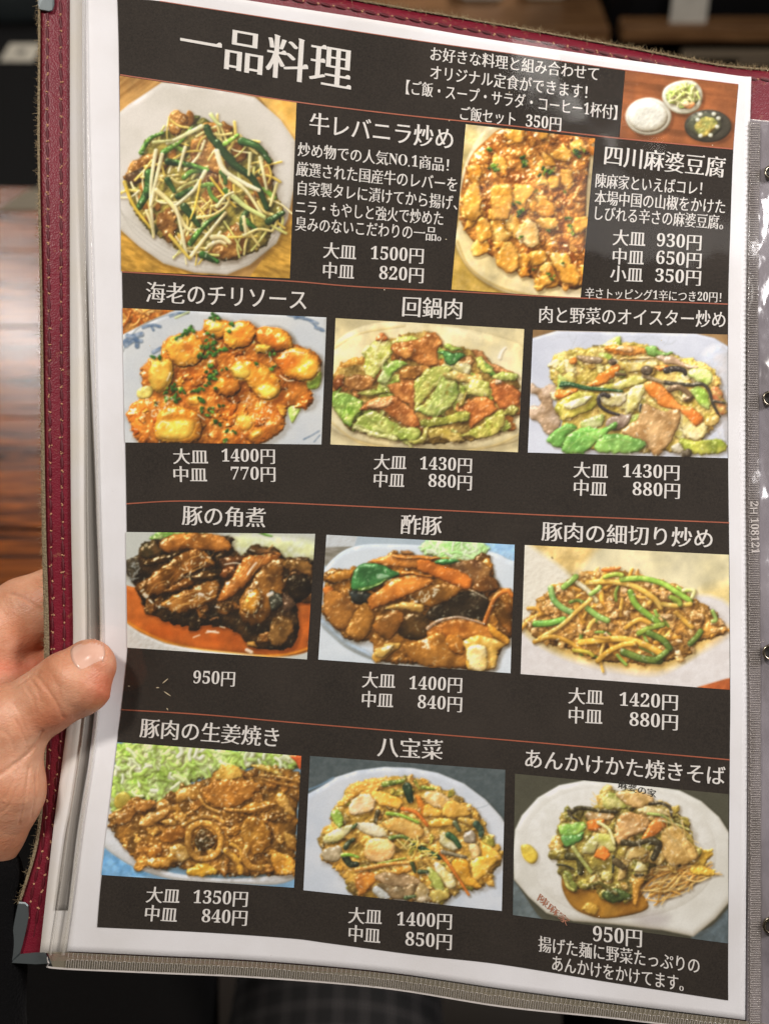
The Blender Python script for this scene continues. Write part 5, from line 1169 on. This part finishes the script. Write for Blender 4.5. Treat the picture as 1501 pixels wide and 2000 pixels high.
band('pocket_lip', "93,1868 97,1881 110,1889 300,1898 500,1907 750,1928 980,1964 1200,1987 1450,2018", "92,1871 95,1884 109,1892.5 300,1901.5 500,1910.5 750,1931.5 980,1967.5 1200,1990.5 1450,2021", .0003, MAT_RIB, POCKET, 200, 4, extra=lambda x, y: 0*x)
# rolled left edge of the pocket: a translucent fold, in three narrow ridges
for a, b, hh, mt in ((0, 5, .0010, MAT_TUBE), (22, 28, .0008, MAT_TUBE)):
    base_l = pts("163,-60 163,300 166,600 169,1000 173,1260 160,1430 133,1610 115,1740 96,1866")
    k = np.interp(base_l[:, 1], [0, 500, 1100, 1700], [.15, .6, 1, 1.1])
    band('pocket_fold', np.c_[base_l[:, 0]+a*k, base_l[:, 1]], np.c_[base_l[:, 0]+b*k, base_l[:, 1]], .0004, mt, POCKET, 200, 5, extra=lambda x, y, hh=hh: hh*np.sin(np.linspace(0, math.pi, x.shape[1]))[None, :]*np.ones_like(x))
text('2H108121', 1471, 978, 1474, 1082, 21, 0, MAT_RIB, .0007, name='embossed_mark', turned=True, parent=POCKET)
# binder strip behind the pocket at the right with its grommets
MB_ = M('violet_backing', hexlin('6d656c'), .2, Coat_Weight=.5)
MB_.col(MB_.mix(MB_.noise(22, 4), hexlin('6c666a'), hexlin('a09aa0'))); MB_.bump(MB_.noise(70, 3, MB_.coord((1, .5, 1))), .8, .0035)
sheet('binder_strip', coons("1458,232 1640,250", "1456,2040 1640,2060", "1458,232 1456,600 1456,1000 1456,1300 1456,2040", "1640,250 1640,2060", 40, 220), -.0014, MB_.m, MENU, .0006, extra=lambda x, y: .0014*np.sin(x/19.+y/110.)*np.cos(y/47.))
def grommet(x, y, rad):
    V = []; F = []; n = 24; prof = [(1.0, 0), (1.0, .35), (.86, .55), (.7, .5), (.58, .2), (.56, -.4)]
    for (a, z) in prof:
        for k in range(n):
            t = 2*math.pi*k/n; V.append(S(x+rad*a*math.cos(t), y+rad*a*math.sin(t), .0002+z*rad*UNIT))
    for i in range(len(prof)-1):
        for k in range(n): F.append((i*n+k, i*n+(k+1) % n, (i+1)*n+(k+1) % n, (i+1)*n+k))
    g = mesh('grommet', np.array(V), F, MAT_GROM, MENU, True)
    V = [S(x+rad*.57*math.cos(2*math.pi*k/n), y+rad*.57*math.sin(2*math.pi*k/n), -.00035) for k in range(n)]
    mesh('grommet_hole', np.array(V), [tuple(range(n))], MAT_HOLEBLK, g)
for x, y, q in ((1505, 336, 14), (1502, 778, 15), (1503, 1274, 16), (1505, 1808, 18)): grommet(x, y, q)

# metal corner pieces
def plate(name, P, off, th, mat, parent):
    P = pts(P); n = len(P)
    c = P.mean(0); Pi = P+(c-P)*.06
    V = [S(x, y, off-th) for x, y in P]+[S(x, y, off-.0003) for x, y in P]+[S(x, y, off) for x, y in Pi]
    F = [tuple(range(2*n, 3*n))]+[(i, (i+1) % n, n+(i+1) % n, n+i) for i in range(n)]+[(n+i, n+(i+1) % n, 2*n+(i+1) % n, 2*n+i) for i in range(n)]
    return mesh(name, np.array(V), F, mat, parent)
cp = plate('corner_protector', "36,1761 50,1762 56,1768 57,1790 52,1815 45,1845 40,1862 22,1880 17,1872 20,1850 28,1800", -.0022, .0042, MAT_STEEL, MENU)
plate('corner_protector', "40,1863 70,1860 88,1860 95,1870 104,1882 70,1884 21,1881", -.0022, .0042, MAT_STEEL, MENU)
plate('corner_protector', "72,-60 106,-60 107,10 103,21 96,23 75,19 73,0", -.0022, .0042, MAT_STEEL, MENU)
# crumbs and specks of food stuck on the pocket
r = np.random.RandomState(8); V = []; F = []
for (x, y, L, a) in [(323, 1330, 7, -.7), (327, 1355, 8, .6), (308, 1343, 3, 0), (252, 1340, 2, 0), (327, 1385, 2.5, 1)]+[(r.rand()*1150+260, r.rand()*1750+60, 1.3, r.rand()*3) for _ in range(26)]:
    j = len(V); ca, sa_ = math.cos(a), math.sin(a)
    for t, w in ((-1, .25), (-.3, .6), (.4, .5), (1, .2)):
        for sg in (-1, 1): V.append(S(x+t*L*ca-sg*w*sa_*1.6, y+t*L*sa_+sg*w*ca*1.6, .0013+.0002*(1-abs(t))))
    F += [(j+2*k, j+2*k+1, j+2*k+3, j+2*k+2) for k in range(3)]
tag(mesh('crumbs', np.array(V), F, M('crumb', hexlin('cfc0a0'), .3).m, POCKET, True), kind='stuff')

# ---------------------------------------------------------------- the left hand that holds the menu
def cap(P, a, b, ra, rb):
    a = np.array(a, float); b = np.array(b, float)
    pa = P-a; ba = b-a
    t = np.clip((pa@ba)/(ba@ba), 0, 1)
    return np.linalg.norm(pa-t[..., None]*ba, axis=-1)-(ra+(rb-ra)*t)

def smin(a, b, k):
    h = np.clip(.5+.5*(b-a)/k, 0, 1)
    return b*(1-h)+a*h-k*h*(1-h)

def chain(P, pts3, rs, k=14):
    d = None
    for i in range(len(pts3)-1):
        q = cap(P, pts3[i], pts3[i+1], rs[i], rs[i+1])
        d = q if d is None else smin(d, q, k)
    return d

def hand_raw(P):
    th = chain(P, [(176, 1300, 44), (133, 1337, 50), (93, 1367, 46), (0, 1425, 22), (-90, 1480, -10)], [48, 63, 61, 80, 98], 20)
    th = smin(th, cap(P, (176, 1300, 46), (160, 1335, 46), 48, 61), 16)
    thenar = chain(P, [(-8, 1440, 15), (-12, 1535, 5), (-30, 1600, -10)], [84, 97, 88], 30)
    d = smin(th, thenar, 34)
    palm = chain(P, [(-130, 1330, -110), (-110, 1460, -80), (-90, 1590, -60), (-75, 1760, -60), (-80, 2000, -70)], [88, 110, 100, 84, 88], 50)
    d = smin(d, palm, 60)
    idx = chain(P, [(-110, 1300, -112), (-20, 1247, -118), (50, 1203, -122), (170, 1140, -124), (262, 1105, -104)], [84, 78, 73, 60, 50], 14)
    d = smin(d, idx, 22)
    for (y0, y1, L) in ((1345, 1262, 300), (1440, 1395, 285), (1530, 1500, 240)):
        f = chain(P, [(-110, y0, -125), (20, (y0+y1)/2+8, -158), (150, y1+8, -150), (L, y1-8, -116)], [64, 62, 55, 47], 12)
        d = smin(d, f, 16)
    web = cap(P, (-50, 1335, -92), (52, 1318, -118), 62, 44)
    return smin(d, web, 24)

def surf_h(f, x, y, lo=-160, hi=190):
    h = np.arange(hi, lo, -1.0)
    P = np.stack([np.full(h.shape, float(x)), np.full(h.shape, float(y)), h], -1)
    d = f(P); i = np.argmax(d < 0)
    if d[i] >= 0: return None
    return h[i]+(0 if i == 0 else -d[i]/max(d[i-1]-d[i], 1e-6))

GR = [("70,1318 92,1345 112,1376 124,1404", 3.4, 1.0), ("62,1328 74,1350 80,1372", 2.4, .6), ("52,1345 66,1366 70,1392", 2.2, .5), ("104,1322 114,1342 118,1362", 2.0, .4),
      ("0,1514 24,1498 50,1478 70,1456 84,1430", 4.5, 2.6), ("12,1560 30,1520 44,1486", 2.6, 1.1), ("38,1610 50,1560 58,1500", 2.6, 1.1), ("62,1600 70,1550 72,1500", 2.2, .9), ("20,1160 44,1166 66,1180 88,1196", 3, 1.5),
      ("0,1345 30,1340 56,1322 78,1312", 3.4, 1.5), ("30,1405 48,1440 54,1462", 1.8, .8), ("0,1425 20,1440 30,1470", 1.8, .7), ("24,1372 40,1396 52,1430", 1.6, .7), ("0,1590 20,1572 34,1540", 2.2, .9)]
_gr = []
for p, w, dpt in GR:
    q = poly1(p, 9); c3 = []
    for x, y in q:
        h = surf_h(hand_raw, x, y)
        if h is not None: c3.append((x, y, h+w-dpt))
    if len(c3) > 1: _gr.append((c3, w))

def hand_sdf(P):
    d = hand_raw(P)
    for c3, w in _gr:
        c = np.array(c3); lo = c.min(0)-12; hi = c.max(0)+12
        m = np.all((P > lo) & (P < hi), axis=-1)
        if not m.any(): continue
        Q = P[m]; g = None
        for i in range(len(c3)-1):
            e = cap(Q, c3[i], c3[i+1], w, w); g = e if g is None else np.minimum(g, e)
        dm = d[m]; k = 3.2
        hh = np.clip(.5-.5*(dm+g)/k, 0, 1)
        d[m] = dm*(1-hh)+(-g)*hh+k*hh*(1-hh)
    x, y, z = P[..., 0], P[..., 1], P[..., 2]
    d = d+.9*(vnoise(x/26+z/31, y/26-z/40, 4)-.5)
    return d

def surface_nets(f, lo, hi, st):
    xs = [np.arange(lo[i], hi[i]+st, st) for i in range(3)]
    G = np.stack(np.meshgrid(*xs, indexing='ij'), -1).astype(np.float32)
    D = np.concatenate([f(G[i:i+8]) for i in range(0, len(G), 8)])
    s = D < 0
    acc = np.zeros(tuple(n-1 for n in D.shape)+(3,), np.float32); cnt = np.zeros(acc.shape[:3], np.float32)
    n0, n1, n2 = D.shape
    cor = [(i, j, k) for i in (0, 1) for j in (0, 1) for k in (0, 1)]
    sl = lambda o, ax=None: tuple(slice(o[a], D.shape[a]-1+o[a]) for a in range(3))
    for a in cor:
        for ax in range(3):
            if a[ax]: continue
            b = list(a); b[ax] = 1; b = tuple(b)
            da, db = D[sl(a)], D[sl(b)]
            m = (da < 0) != (db < 0)
            t = np.where(m, da/np.where(m, da-db, 1), 0)
            p = np.zeros(acc.shape, np.float32)
            for q in range(3): p[..., q] = a[q]
            p[..., ax] = t
            acc += p*m[..., None]; cnt += m
    act = cnt > 0
    idx = -np.ones(act.shape, int); idx[act] = np.arange(act.sum())
    ijk = np.argwhere(act)
    V = (ijk+acc[act]/cnt[act][:, None])*st+np.array([x[0] for x in xs])
    F = []
    for ax in range(3):
        o = [1, 1, 1]; o[ax] = 0
        u, v = [a for a in range(3) if a != ax]
        A = s[tuple(slice(1 if a != ax else 0, D.shape[a]-1) for a in range(3))]
        sh = [0, 0, 0]; sh[ax] = 1
        B = s[tuple(slice((1 if a != ax else 1), (D.shape[a]-1 if a != ax else D.shape[a])) for a in range(3))]
        m = A != B
        P = np.argwhere(m); fl = A[m]
        P = P+np.array([1 if a != ax else 0 for a in range(3)])
        def I(du, dv):
            Q = P.copy(); Q[:, u] -= du; Q[:, v] -= dv
            return idx[Q[:, 0], Q[:, 1], Q[:, 2]]
        q = np.stack([I(0, 0), I(1, 0), I(1, 1), I(0, 1)], -1)
        flip = fl if ax != 1 else ~fl
        q[~flip] = q[~flip][:, ::-1]
        F.append(q)
    F = np.vstack(F); F = F[(F >= 0).all(1)]
    return V, F

def to_local(V):
    h = V[:, 2]*UNIT; k = 1-h/DIST
    return np.stack([(V[:, 0]-750.5)*UNIT*k, (1000-V[:, 1])*UNIT*k, h], -1)

m = M('skin', hexlin('d99a78'), .46)
v = m.coord()
big = m.noise(55, 4, v); fine = m.noise(2600, 3, v); med = m.noise(420, 4, v, .6)
geo = m.n('ShaderNodeNewGeometry')
at = m.n('ShaderNodeAttribute', attribute_name='ink')
c = m.mix(m.ramp(big, [(.35, (0, 0, 0)), (.65, (1, 1, 1))]), hexlin('d8946f'), hexlin('eab797'))
c = m.mix(m.ramp(med, [(.35, (.0, .0, .0)), (.75, (.45, .45, .45))]), c, hexlin('cf8566'))
c = m.mix(1.0, c, at.outputs['Color'], 'MULTIPLY')
m.col(c)
vo = m.n('ShaderNodeTexVoronoi'); vo.inputs['Scale'].default_value = 900
mp = m.coord((1, 1.6, 1)); m.l(mp, vo.inputs['Vector'])
wv = m.n('ShaderNodeTexWave'); wv.inputs['Scale'].default_value = 420; wv.inputs['Distortion'].default_value = 6; wv.inputs['Detail'].default_value = 2; wv.inputs['Detail Scale'].default_value = 1.2
mr = m.n('ShaderNodeMapping'); mr.inputs['Rotation'].default_value = (0, 0, 1.05)
tc = m.n('ShaderNodeTexCoord'); m.l(tc.outputs['Object'], mr.inputs['Vector']); m.l(mr.outputs[0], wv.inputs['Vector'])
n1 = m.bump(vo.outputs['Distance'], .2, .0003)
n2 = m.bump(wv.outputs['Fac'], .10, .0003, n1)
m.bump(med, .32, .0008, n2)
m.b.inputs['Subsurface Weight'].default_value = .25
m.b.inputs['Subsurface Radius'].default_value = (.0032, .0012, .0006)
m.b.inputs['Subsurface Scale'].default_value = 1.0
MAT_SKIN = m.m

PERSON = empty('person', mat=MW @ Matrix.Translation((-.125, -.10, -.01)))
tag(PERSON, 'person in black coat gripping the menu edge with the left thumb', 'person')
PI_ = MW.inverted() @ PERSON.matrix_world
def attach(o):
    o.parent = PERSON
    o.matrix_parent_inverse = PI_.inverted()
    return o
HV_, HF_ = surface_nets(hand_sdf, (-235, 1010, -235), (330, 1760, 130), 3.1)
lv = to_local(HV_)
# reddish zones: thumb pad, under the index finger, web
x, y, z = HV_.T
red = np.exp(-((x-205)/34)**2-((y-1345)/48)**2)*.9+np.exp(-((x-120)/60)**2-((y-1408)/22)**2)*.5+np.exp(-((y-1305)/22)**2)*(x < 110)*(z < 20)*.8+np.exp(-((x-60)/50)**2-((y-1262)/25)**2)*.4
red = np.clip(red, 0, 1)
pale = np.exp(-((x-30)/60)**2-((y-1560)/90)**2)*.3
tint = np.stack([1-.02*red, 1-.40*red+.05*pale, 1-.46*red+.08*pale], -1)
hand = attach(mesh('hand', lv, HF_, MAT_SKIN, None, True, tint))
# thumb nail
m = M('nail', hexlin('e3ab8d'), .2); m.col(m.mix(m.noise(160, 2), hexlin('e0a890'), hexlin('f2cbb6'))); MAT_NAIL = m.m
cut = poly1("143,1259 138,1272 141,1289 151,1304 166,1315", 13); dis = poly1("190,1243 199,1250 204,1264 205,1278 201,1293", 13)
nu = 12; V = []; ok = True
for i in range(13):
    for j in range(nu):
        t = j/(nu-1); x_, y_ = cut[i]*(1-t)+dis[i]*t
        h = surf_h(hand_raw, x_, y_)
        if h is None: h = 60
        e = math.sin(math.pi*i/12)**.5
        V.append((x_, y_, h+(-1.4+2.6*e)*min(1, .25+t*3)+1.2*(t > .95)))
NV = np.array(V)
F = gridfaces(13, nu)
nail = attach(mesh('thumb_nail', to_local(NV), F, MAT_NAIL, None, True))
sld = nail.modifiers.new('thick', 'SOLIDIFY'); sld.thickness = .0005; sld.offset = -1
# sleeve
def sleeve_sdf(P):
    d = chain(P, [(-62, 1722, -55), (-75, 1850, -70), (-90, 2300, -120)], [112, 122, 160], 30)
    inner = cap(P, (-62, 1600, -55), (-66, 1735, -58), 92, 92)
    d = np.maximum(d, 1650+.10*(P[..., 0]+60)-P[..., 1])
    d = np.maximum(d, -inner)
    d = d+7*(fbm(P[..., 0]+P[..., 2], P[..., 1], 60, 3, 3)-.5)
    return d
SV, SF = surface_nets(sleeve_sdf, (-290, 1610, -300), (110, 2320, 110), 7)
m = M('black_fleece', (.004, .0038, .004), .95)
m.b.inputs['Specular IOR Level'].default_value = .08; m.b.inputs['Sheen Weight'].default_value = .02; m.b.inputs['Sheen Roughness'].default_value = .6
m.bump(m.noise(700, 4), .8, .0015); MAT_FLEECE = m.m
sleeve = attach(mesh('coat_sleeve', to_local(SV), SF, MAT_FLEECE, None, True))
r = np.random.RandomState(3); V = []; F = []
sel = r.choice(len(SV), 5000)
cen = np.array([-70, 0, -60.])
for i in sel:
    p = SV[i]; dr = p-np.array([-70, p[1], -60]); dr = dr/np.linalg.norm(dr)+r.randn(3)*.4; L = 3+r.rand()*6
    q = p+dr*L; s_ = r.randn(3); s_ = s_/np.linalg.norm(s_)*.35
    j = len(V); V += [p+s_, p-s_, q]; F.append((j, j+1, j+2))
tag(attach(mesh('fleece_fuzz', to_local(np.array(V)), F, MAT_FLEECE, None)), kind='stuff')

# ---------------------------------------------------------------- the rest of the person: lap, below the menu (world space)
def wmesh(name, f, lo, hi, st, mat, parent=None, inv=True):
    V, F = surface_nets(f, lo, hi, st)
    o = mesh(name, V, F, mat, None, True)
    if parent is not None:
        o.parent = parent; o.matrix_parent_inverse = parent.matrix_world.inverted()
    return o
def coat_sdf(P):
    d = chain(P, [(-.30, -.38, .78), (-.24, -.05, .58), (-.23, .38, .53)], [.19, .15, .12], .05)
    d = smin(d, chain(P, [(.24, -.38, .78), (.26, -.05, .58), (.25, .36, .52)], [.19, .17, .13], .05), .06)
    d = smin(d, cap(P, (-.1, -.35, .8), (.1, -.35, .8), .2, .2), .08)
    d = smin(d, cap(P, (-.25, .0, .48), (.25, .0, .46), .09, .09), .05)
    return d+.014*(fbm(P[..., 0]*1000, P[..., 1]*1000+P[..., 2]*600, 70, 3, 3)-.5)
wmesh('coat', coat_sdf, (-.56, -.62, .3), (.56, .56, 1.04), .014, MAT_FLEECE, PERSON)
def leg_sdf(P):
    return chain(P, [(-.025, -.2, .575), (-.03, .12, .57), (-.03, .36, .52)], [.07, .068, .065], .03)+.006*(fbm(P[..., 0]*1000, P[..., 1]*1000, 60, 4, 3)-.5)
m = M('plaid_cloth', (.05, .05, .05), .9)
v = m.coord()
def stripes(ax, sc, lo, hi):
    sep = m.n('ShaderNodeSeparateXYZ'); m.l(v, sep.inputs[0])
    a = m.n('ShaderNodeMath', operation='MULTIPLY'); a.inputs[1].default_value = sc; m.l(sep.outputs[ax], a.inputs[0])
    b = m.n('ShaderNodeMath', operation='SINE'); m.l(a.outputs[0], b.inputs[0])
    return m.ramp(b.outputs[0], [(lo, (0, 0, 0)), (hi, (1, 1, 1))])
c = m.mix(.5, stripes(0, 420, .0, .6), stripes(1, 420, .0, .6))
c2 = m.mix(.5, stripes(0, 2600, .1, .9), stripes(1, 2600, .1, .9))
m.col(m.mix(c, hexlin('101012'), m.mix(c2, hexlin('1e1e22'), hexlin('4a4644')))); m.bump(m.noise(900, 3), .5, .001)
wmesh('plaid_trouser_leg', leg_sdf, (-.16, -.34, .38), (.10, .50, .68), .009, m.m, PERSON)

# ---------------------------------------------------------------- room
def bx(V, F, lo, hi, bev=0.):
    """box with chamfered edges added to V, F"""
    lo = np.array(lo, float); hi = np.array(hi, float); b = min(bev, *(.45*(hi-lo))) if bev else 0
    j = len(V)
    if not b:
        for z in (lo[2], hi[2]):
            for (x, y) in ((lo[0], lo[1]), (hi[0], lo[1]), (hi[0], hi[1]), (lo[0], hi[1])): V.append((x, y, z))
        F += [(j+3, j+2, j+1, j), (j+4, j+5, j+6, j+7)]+[(j+k, j+(k+1) % 4, j+4+(k+1) % 4, j+4+k) for k in range(4)]
        return
    ring = lambda i, z: [(lo[0]+i+b*0, lo[1]+i+b, z), (lo[0]+i+b, lo[1]+i, z), (hi[0]-i-b, lo[1]+i, z), (hi[0]-i, lo[1]+i+b, z), (hi[0]-i, hi[1]-i-b, z), (hi[0]-i-b, hi[1]-i, z), (lo[0]+i+b, hi[1]-i, z), (lo[0]+i, hi[1]-i-b, z)]
    for i, z in ((b, lo[2]), (0, lo[2]+b), (0, hi[2]-b), (b, hi[2])): V.extend(ring(i, z))
    F.append(tuple(j+k for k in range(7, -1, -1))); F.append(tuple(j+24+k for k in range(8)))
    for q in range(3):
        for k in range(8): F.append((j+q*8+k, j+q*8+(k+1) % 8, j+(q+1)*8+(k+1) % 8, j+(q+1)*8+k))
def box(name, lo, hi, mat, parent=None, bev=.003):
    V, F = [], []; bx(V, F, lo, hi, bev)
    o = mesh(name, V, F, mat, None)
    if parent is not None:
        o.parent = parent; o.matrix_parent_inverse = parent.matrix_world.inverted()
    return o

def wood(name, dark, light, rough=.25, coat=.4, sc=1.0):
    m = M(name, hexlin(light), rough)
    v = m.coord((.6*sc, 9*sc, 9*sc))
    g1 = m.noise(6, 6, v, .6, 1.2); v2 = m.coord((2*sc, 40*sc, 40*sc)); g2 = m.noise(5, 4, v2)
    c = m.ramp(g1, [(.32, hexlin(dark)), (.5, hexlin(light)), (.62, hexlin(dark)), (.72, hexlin(light))])
    m.col(m.mix(m.ramp(g2, [(.35, (.7, .7, .7)), (.6, (0, 0, 0))]), c, hexlin(dark)))
    m.b.inputs['Coat Weight'].default_value = coat; m.b.inputs['Coat Roughness'].default_value = .16
    m.bump(m.noise(5, 4, v2), .12, .002)
    return m.m
MAT_WOOD = wood('table_wood', '2a1208', 'a45a24', .22, .4, 1.3)
MAT_WOOD2 = wood('rail_wood', '5c3c20', '96704a', .4, .2)
MAT_DARKM = M('black_upholstery', (.004, .004, .0045), .6, Specular_IOR_Level=.15).m
MAT_LEG = M('dark_leg', (.03, .025, .02), .5).m
m = M('dark_floor', hexlin('2a221c'), .5); m.col(m.mix(m.noise(3, 5), hexlin('1c1612'), hexlin('382c22')))
fl = box('floor', (-6, -4, -.1), (6, 7, 0), m.m, None, 0); tag(fl, kind='structure')
m = M('wall_plaster', hexlin('4c4034'), .8); m.col(m.mix(m.noise(2, 5), hexlin('3c3228'), hexlin('5c4e40')))
wl = box('wall', (-6, 5.5, 0), (6, 5.7, 3), m.m, None, 0); tag(wl, kind='structure')

TB = empty('dining_table', (-.3, .69, 0)); tag(TB, 'glossy brown wooden table under the hand and menu', 'table')
n = 0
for k in range(5):                       # boards of the top
    y0 = .40+k*.1152
    b = box('table_board', (-1.5, y0, .692), (.9, y0+.1146, .72), MAT_WOOD, TB, .0012)
for x in (-1.42, .80):
    for y in (.45, .90): box('leg', (x, y, 0), (x+.06, y+.06, .69), MAT_LEG, TB, .004)
box('apron', (-1.38, .44, .62), (.84, .46, .69), MAT_WOOD, TB, .002); box('apron', (-1.38, .92, .62), (.84, .94, .69), MAT_WOOD, TB, .002)

# low black bench beyond the far edge of the table on the left, a white card lying on it
BL2 = empty('bench', (-1.2, 1.9, 0)); tag(BL2, 'low black bench at the upper left, beyond the glossy wooden table', 'bench')
for k in range(3): box('seat_cushion', (-2.4+k*.76, 1.30, .28), (-1.66+k*.76, 2.9, .50), MAT_DARKM, BL2, .03)
box('base', (-2.38, 1.36, 0), (-.14, 2.84, .28), MAT_LEG, BL2, .004)
MW_ = M('white_card', hexlin('c9c5ba'), .6); MW_.col(MW_.mix(MW_.noise(60, 3), hexlin('a8a498'), hexlin('d8d4c8')))
TG = empty('card', (-.60, 1.82, .502)); tag(TG, 'white square card with a grey spot lying on the low black bench', 'card')
for nm, lo, hi, mt in (('card_sheet', (-.027, -.035, 0), (.027, .035, .003), MW_.m), ('printed_spot', (-.006, -.01, .0025), (.008, .008, .0042), M('grey_print', hexlin('5c5a56'), .6).m)):
    V, F = [], []; bx(V, F, lo, hi, .001); mesh(nm, V, F, mt, TG)
GF = M('slate_cloth', hexlin('30383a'), .6)
JK = empty('jacket', (-.72, 2.05, .5)); tag(JK, 'dark slate jacket folded on the low black bench behind the white card', 'jacket')
def jk(P):
    q = np.abs(P-np.array([-.62, 2.12, .53]))-np.array([.30, .14, .02])
    return np.linalg.norm(np.maximum(q, 0), axis=-1)+np.minimum(q.max(-1), 0)-.03+.04*(fbm(P[..., 0]*100, P[..., 1]*100, 14, 2, 3)-.5)
wmesh('folded_cloth', jk, (-1.0, 1.9, .46), (-.24, 2.36, .64), .015, GF.m, JK)
# beige napkin folded at the far edge of the table
NP = mesh('napkin', [(-.365, .93, .721), (-.30, .93, .721), (-.27, .965, .721), (-.345, .968, .721), (-.315, .955, .735), (-.325, .945, .73)], [(3, 2, 1, 0), (0, 1, 5), (1, 2, 4, 5), (2, 3, 4), (3, 0, 5, 4)], M('napkin_cloth', hexlin('847c6c'), .8).m)
tag(NP, 'small beige folded napkin at the far table edge beside the black bag', 'napkin')

# second table with packets, top edge of the picture
T2 = empty('dining_table', (0, 1.75, 0)); tag(T2, 'second brown table beyond the menu with packets lying on it', 'table')
for k in range(5):
    y0 = 1.36+k*.14; box('table_board', (-.24, y0, .694), (.275, y0+.139, .72), MAT_WOOD2, T2, .001)
for x in (-.20, .20):
    for y in (1.42, 1.96): box('leg', (x, y, 0), (x+.05, y+.05, .69), MAT_LEG, T2, .004)
MR = M('red_print', hexlin('8c2a24'), .5).m
def packet(x, y, w, d, h, mats, label):
    e = empty('packet', (x, y, .72)); tag(e, label, 'packet')
    V, F = [], []; bx(V, F, (-w/2, -d/2, 0), (w/2, d/2, h), .004); mesh('wrapper', V, F, mats[0], e)
    V, F = [], []; bx(V, F, (-w/2-.0015, -d/2-.0015, h*.45), (w/2+.0015, d/2+.0015, h*.7), .001); mesh('printed_band', V, F, mats[1], e)
packet(.125, 1.475, .055, .05, .035, (MW_.m, MR), 'white packet with red band on the second table, left of the other')
packet(.205, 1.472, .05, .04, .03, (M('cream_wrap', hexlin('b8b09c'), .5).m, M('maroon_print', hexlin('5c2824'), .5).m), 'cream packet with maroon band on the second table near the black bench')
packet(.02, 1.50, .07, .05, .02, (M('pink_wrap', hexlin('8c6c64'), .5).m, MR), 'flat pinkish packet lying at the left on the second table')

# black bench with wooden rails and a white folded card, top right
BN = empty('bench', (.6, 1.5, 0)); tag(BN, 'black upholstered bench with brown wooden rails at top right', 'bench')
box('backrest', (.285, 1.40, .40), (1.3, 1.6, 1.1), MAT_DARKM, BN, .02)
box('seat', (.285, 1.05, .34), (1.3, 1.40, .44), MAT_DARKM, BN, .02)
box('rail', (.288, 1.352, .708), (1.3, 1.385, .727), MAT_WOOD2, BN, .002)
MS = M('pale_slat', hexlin('7c6f5c'), .5).m
box('slat', (.365, 1.345, .6905), (.50, 1.36, .6975), MS, BN, .001); box('slat', (.435, 1.345, .682), (1.2, 1.36, .689), MS, BN, .001)
for x in (.32, 1.2): box('leg', (x, 1.1, 0), (x+.05, 1.15, .34), MAT_LEG, BN, .004)
CD = empty('table_card', (.368, 1.368, .727)); tag(CD, 'small white folded card standing on the wooden rail of the black bench', 'card')
for s_ in (-1, 1):
    mesh('card_leaf', [(-.0 if s_ > 0 else -.022, -.004, 0), (.022 if s_ > 0 else 0, -.004, 0), (.022 if s_ > 0 else 0, .004, .034), (-.0 if s_ > 0 else -.022, .004, .032), (-.0 if s_ > 0 else -.022, -.003, 0), (.022 if s_ > 0 else 0, -.003, 0), (.022 if s_ > 0 else 0, .005, .034), (-.0 if s_ > 0 else -.022, .005, .032)],
         [(0, 1, 2, 3), (7, 6, 5, 4), (0, 4, 5, 1), (1, 5, 6, 2), (2, 6, 7, 3), (3, 7, 4, 0)], MW_.m, CD)
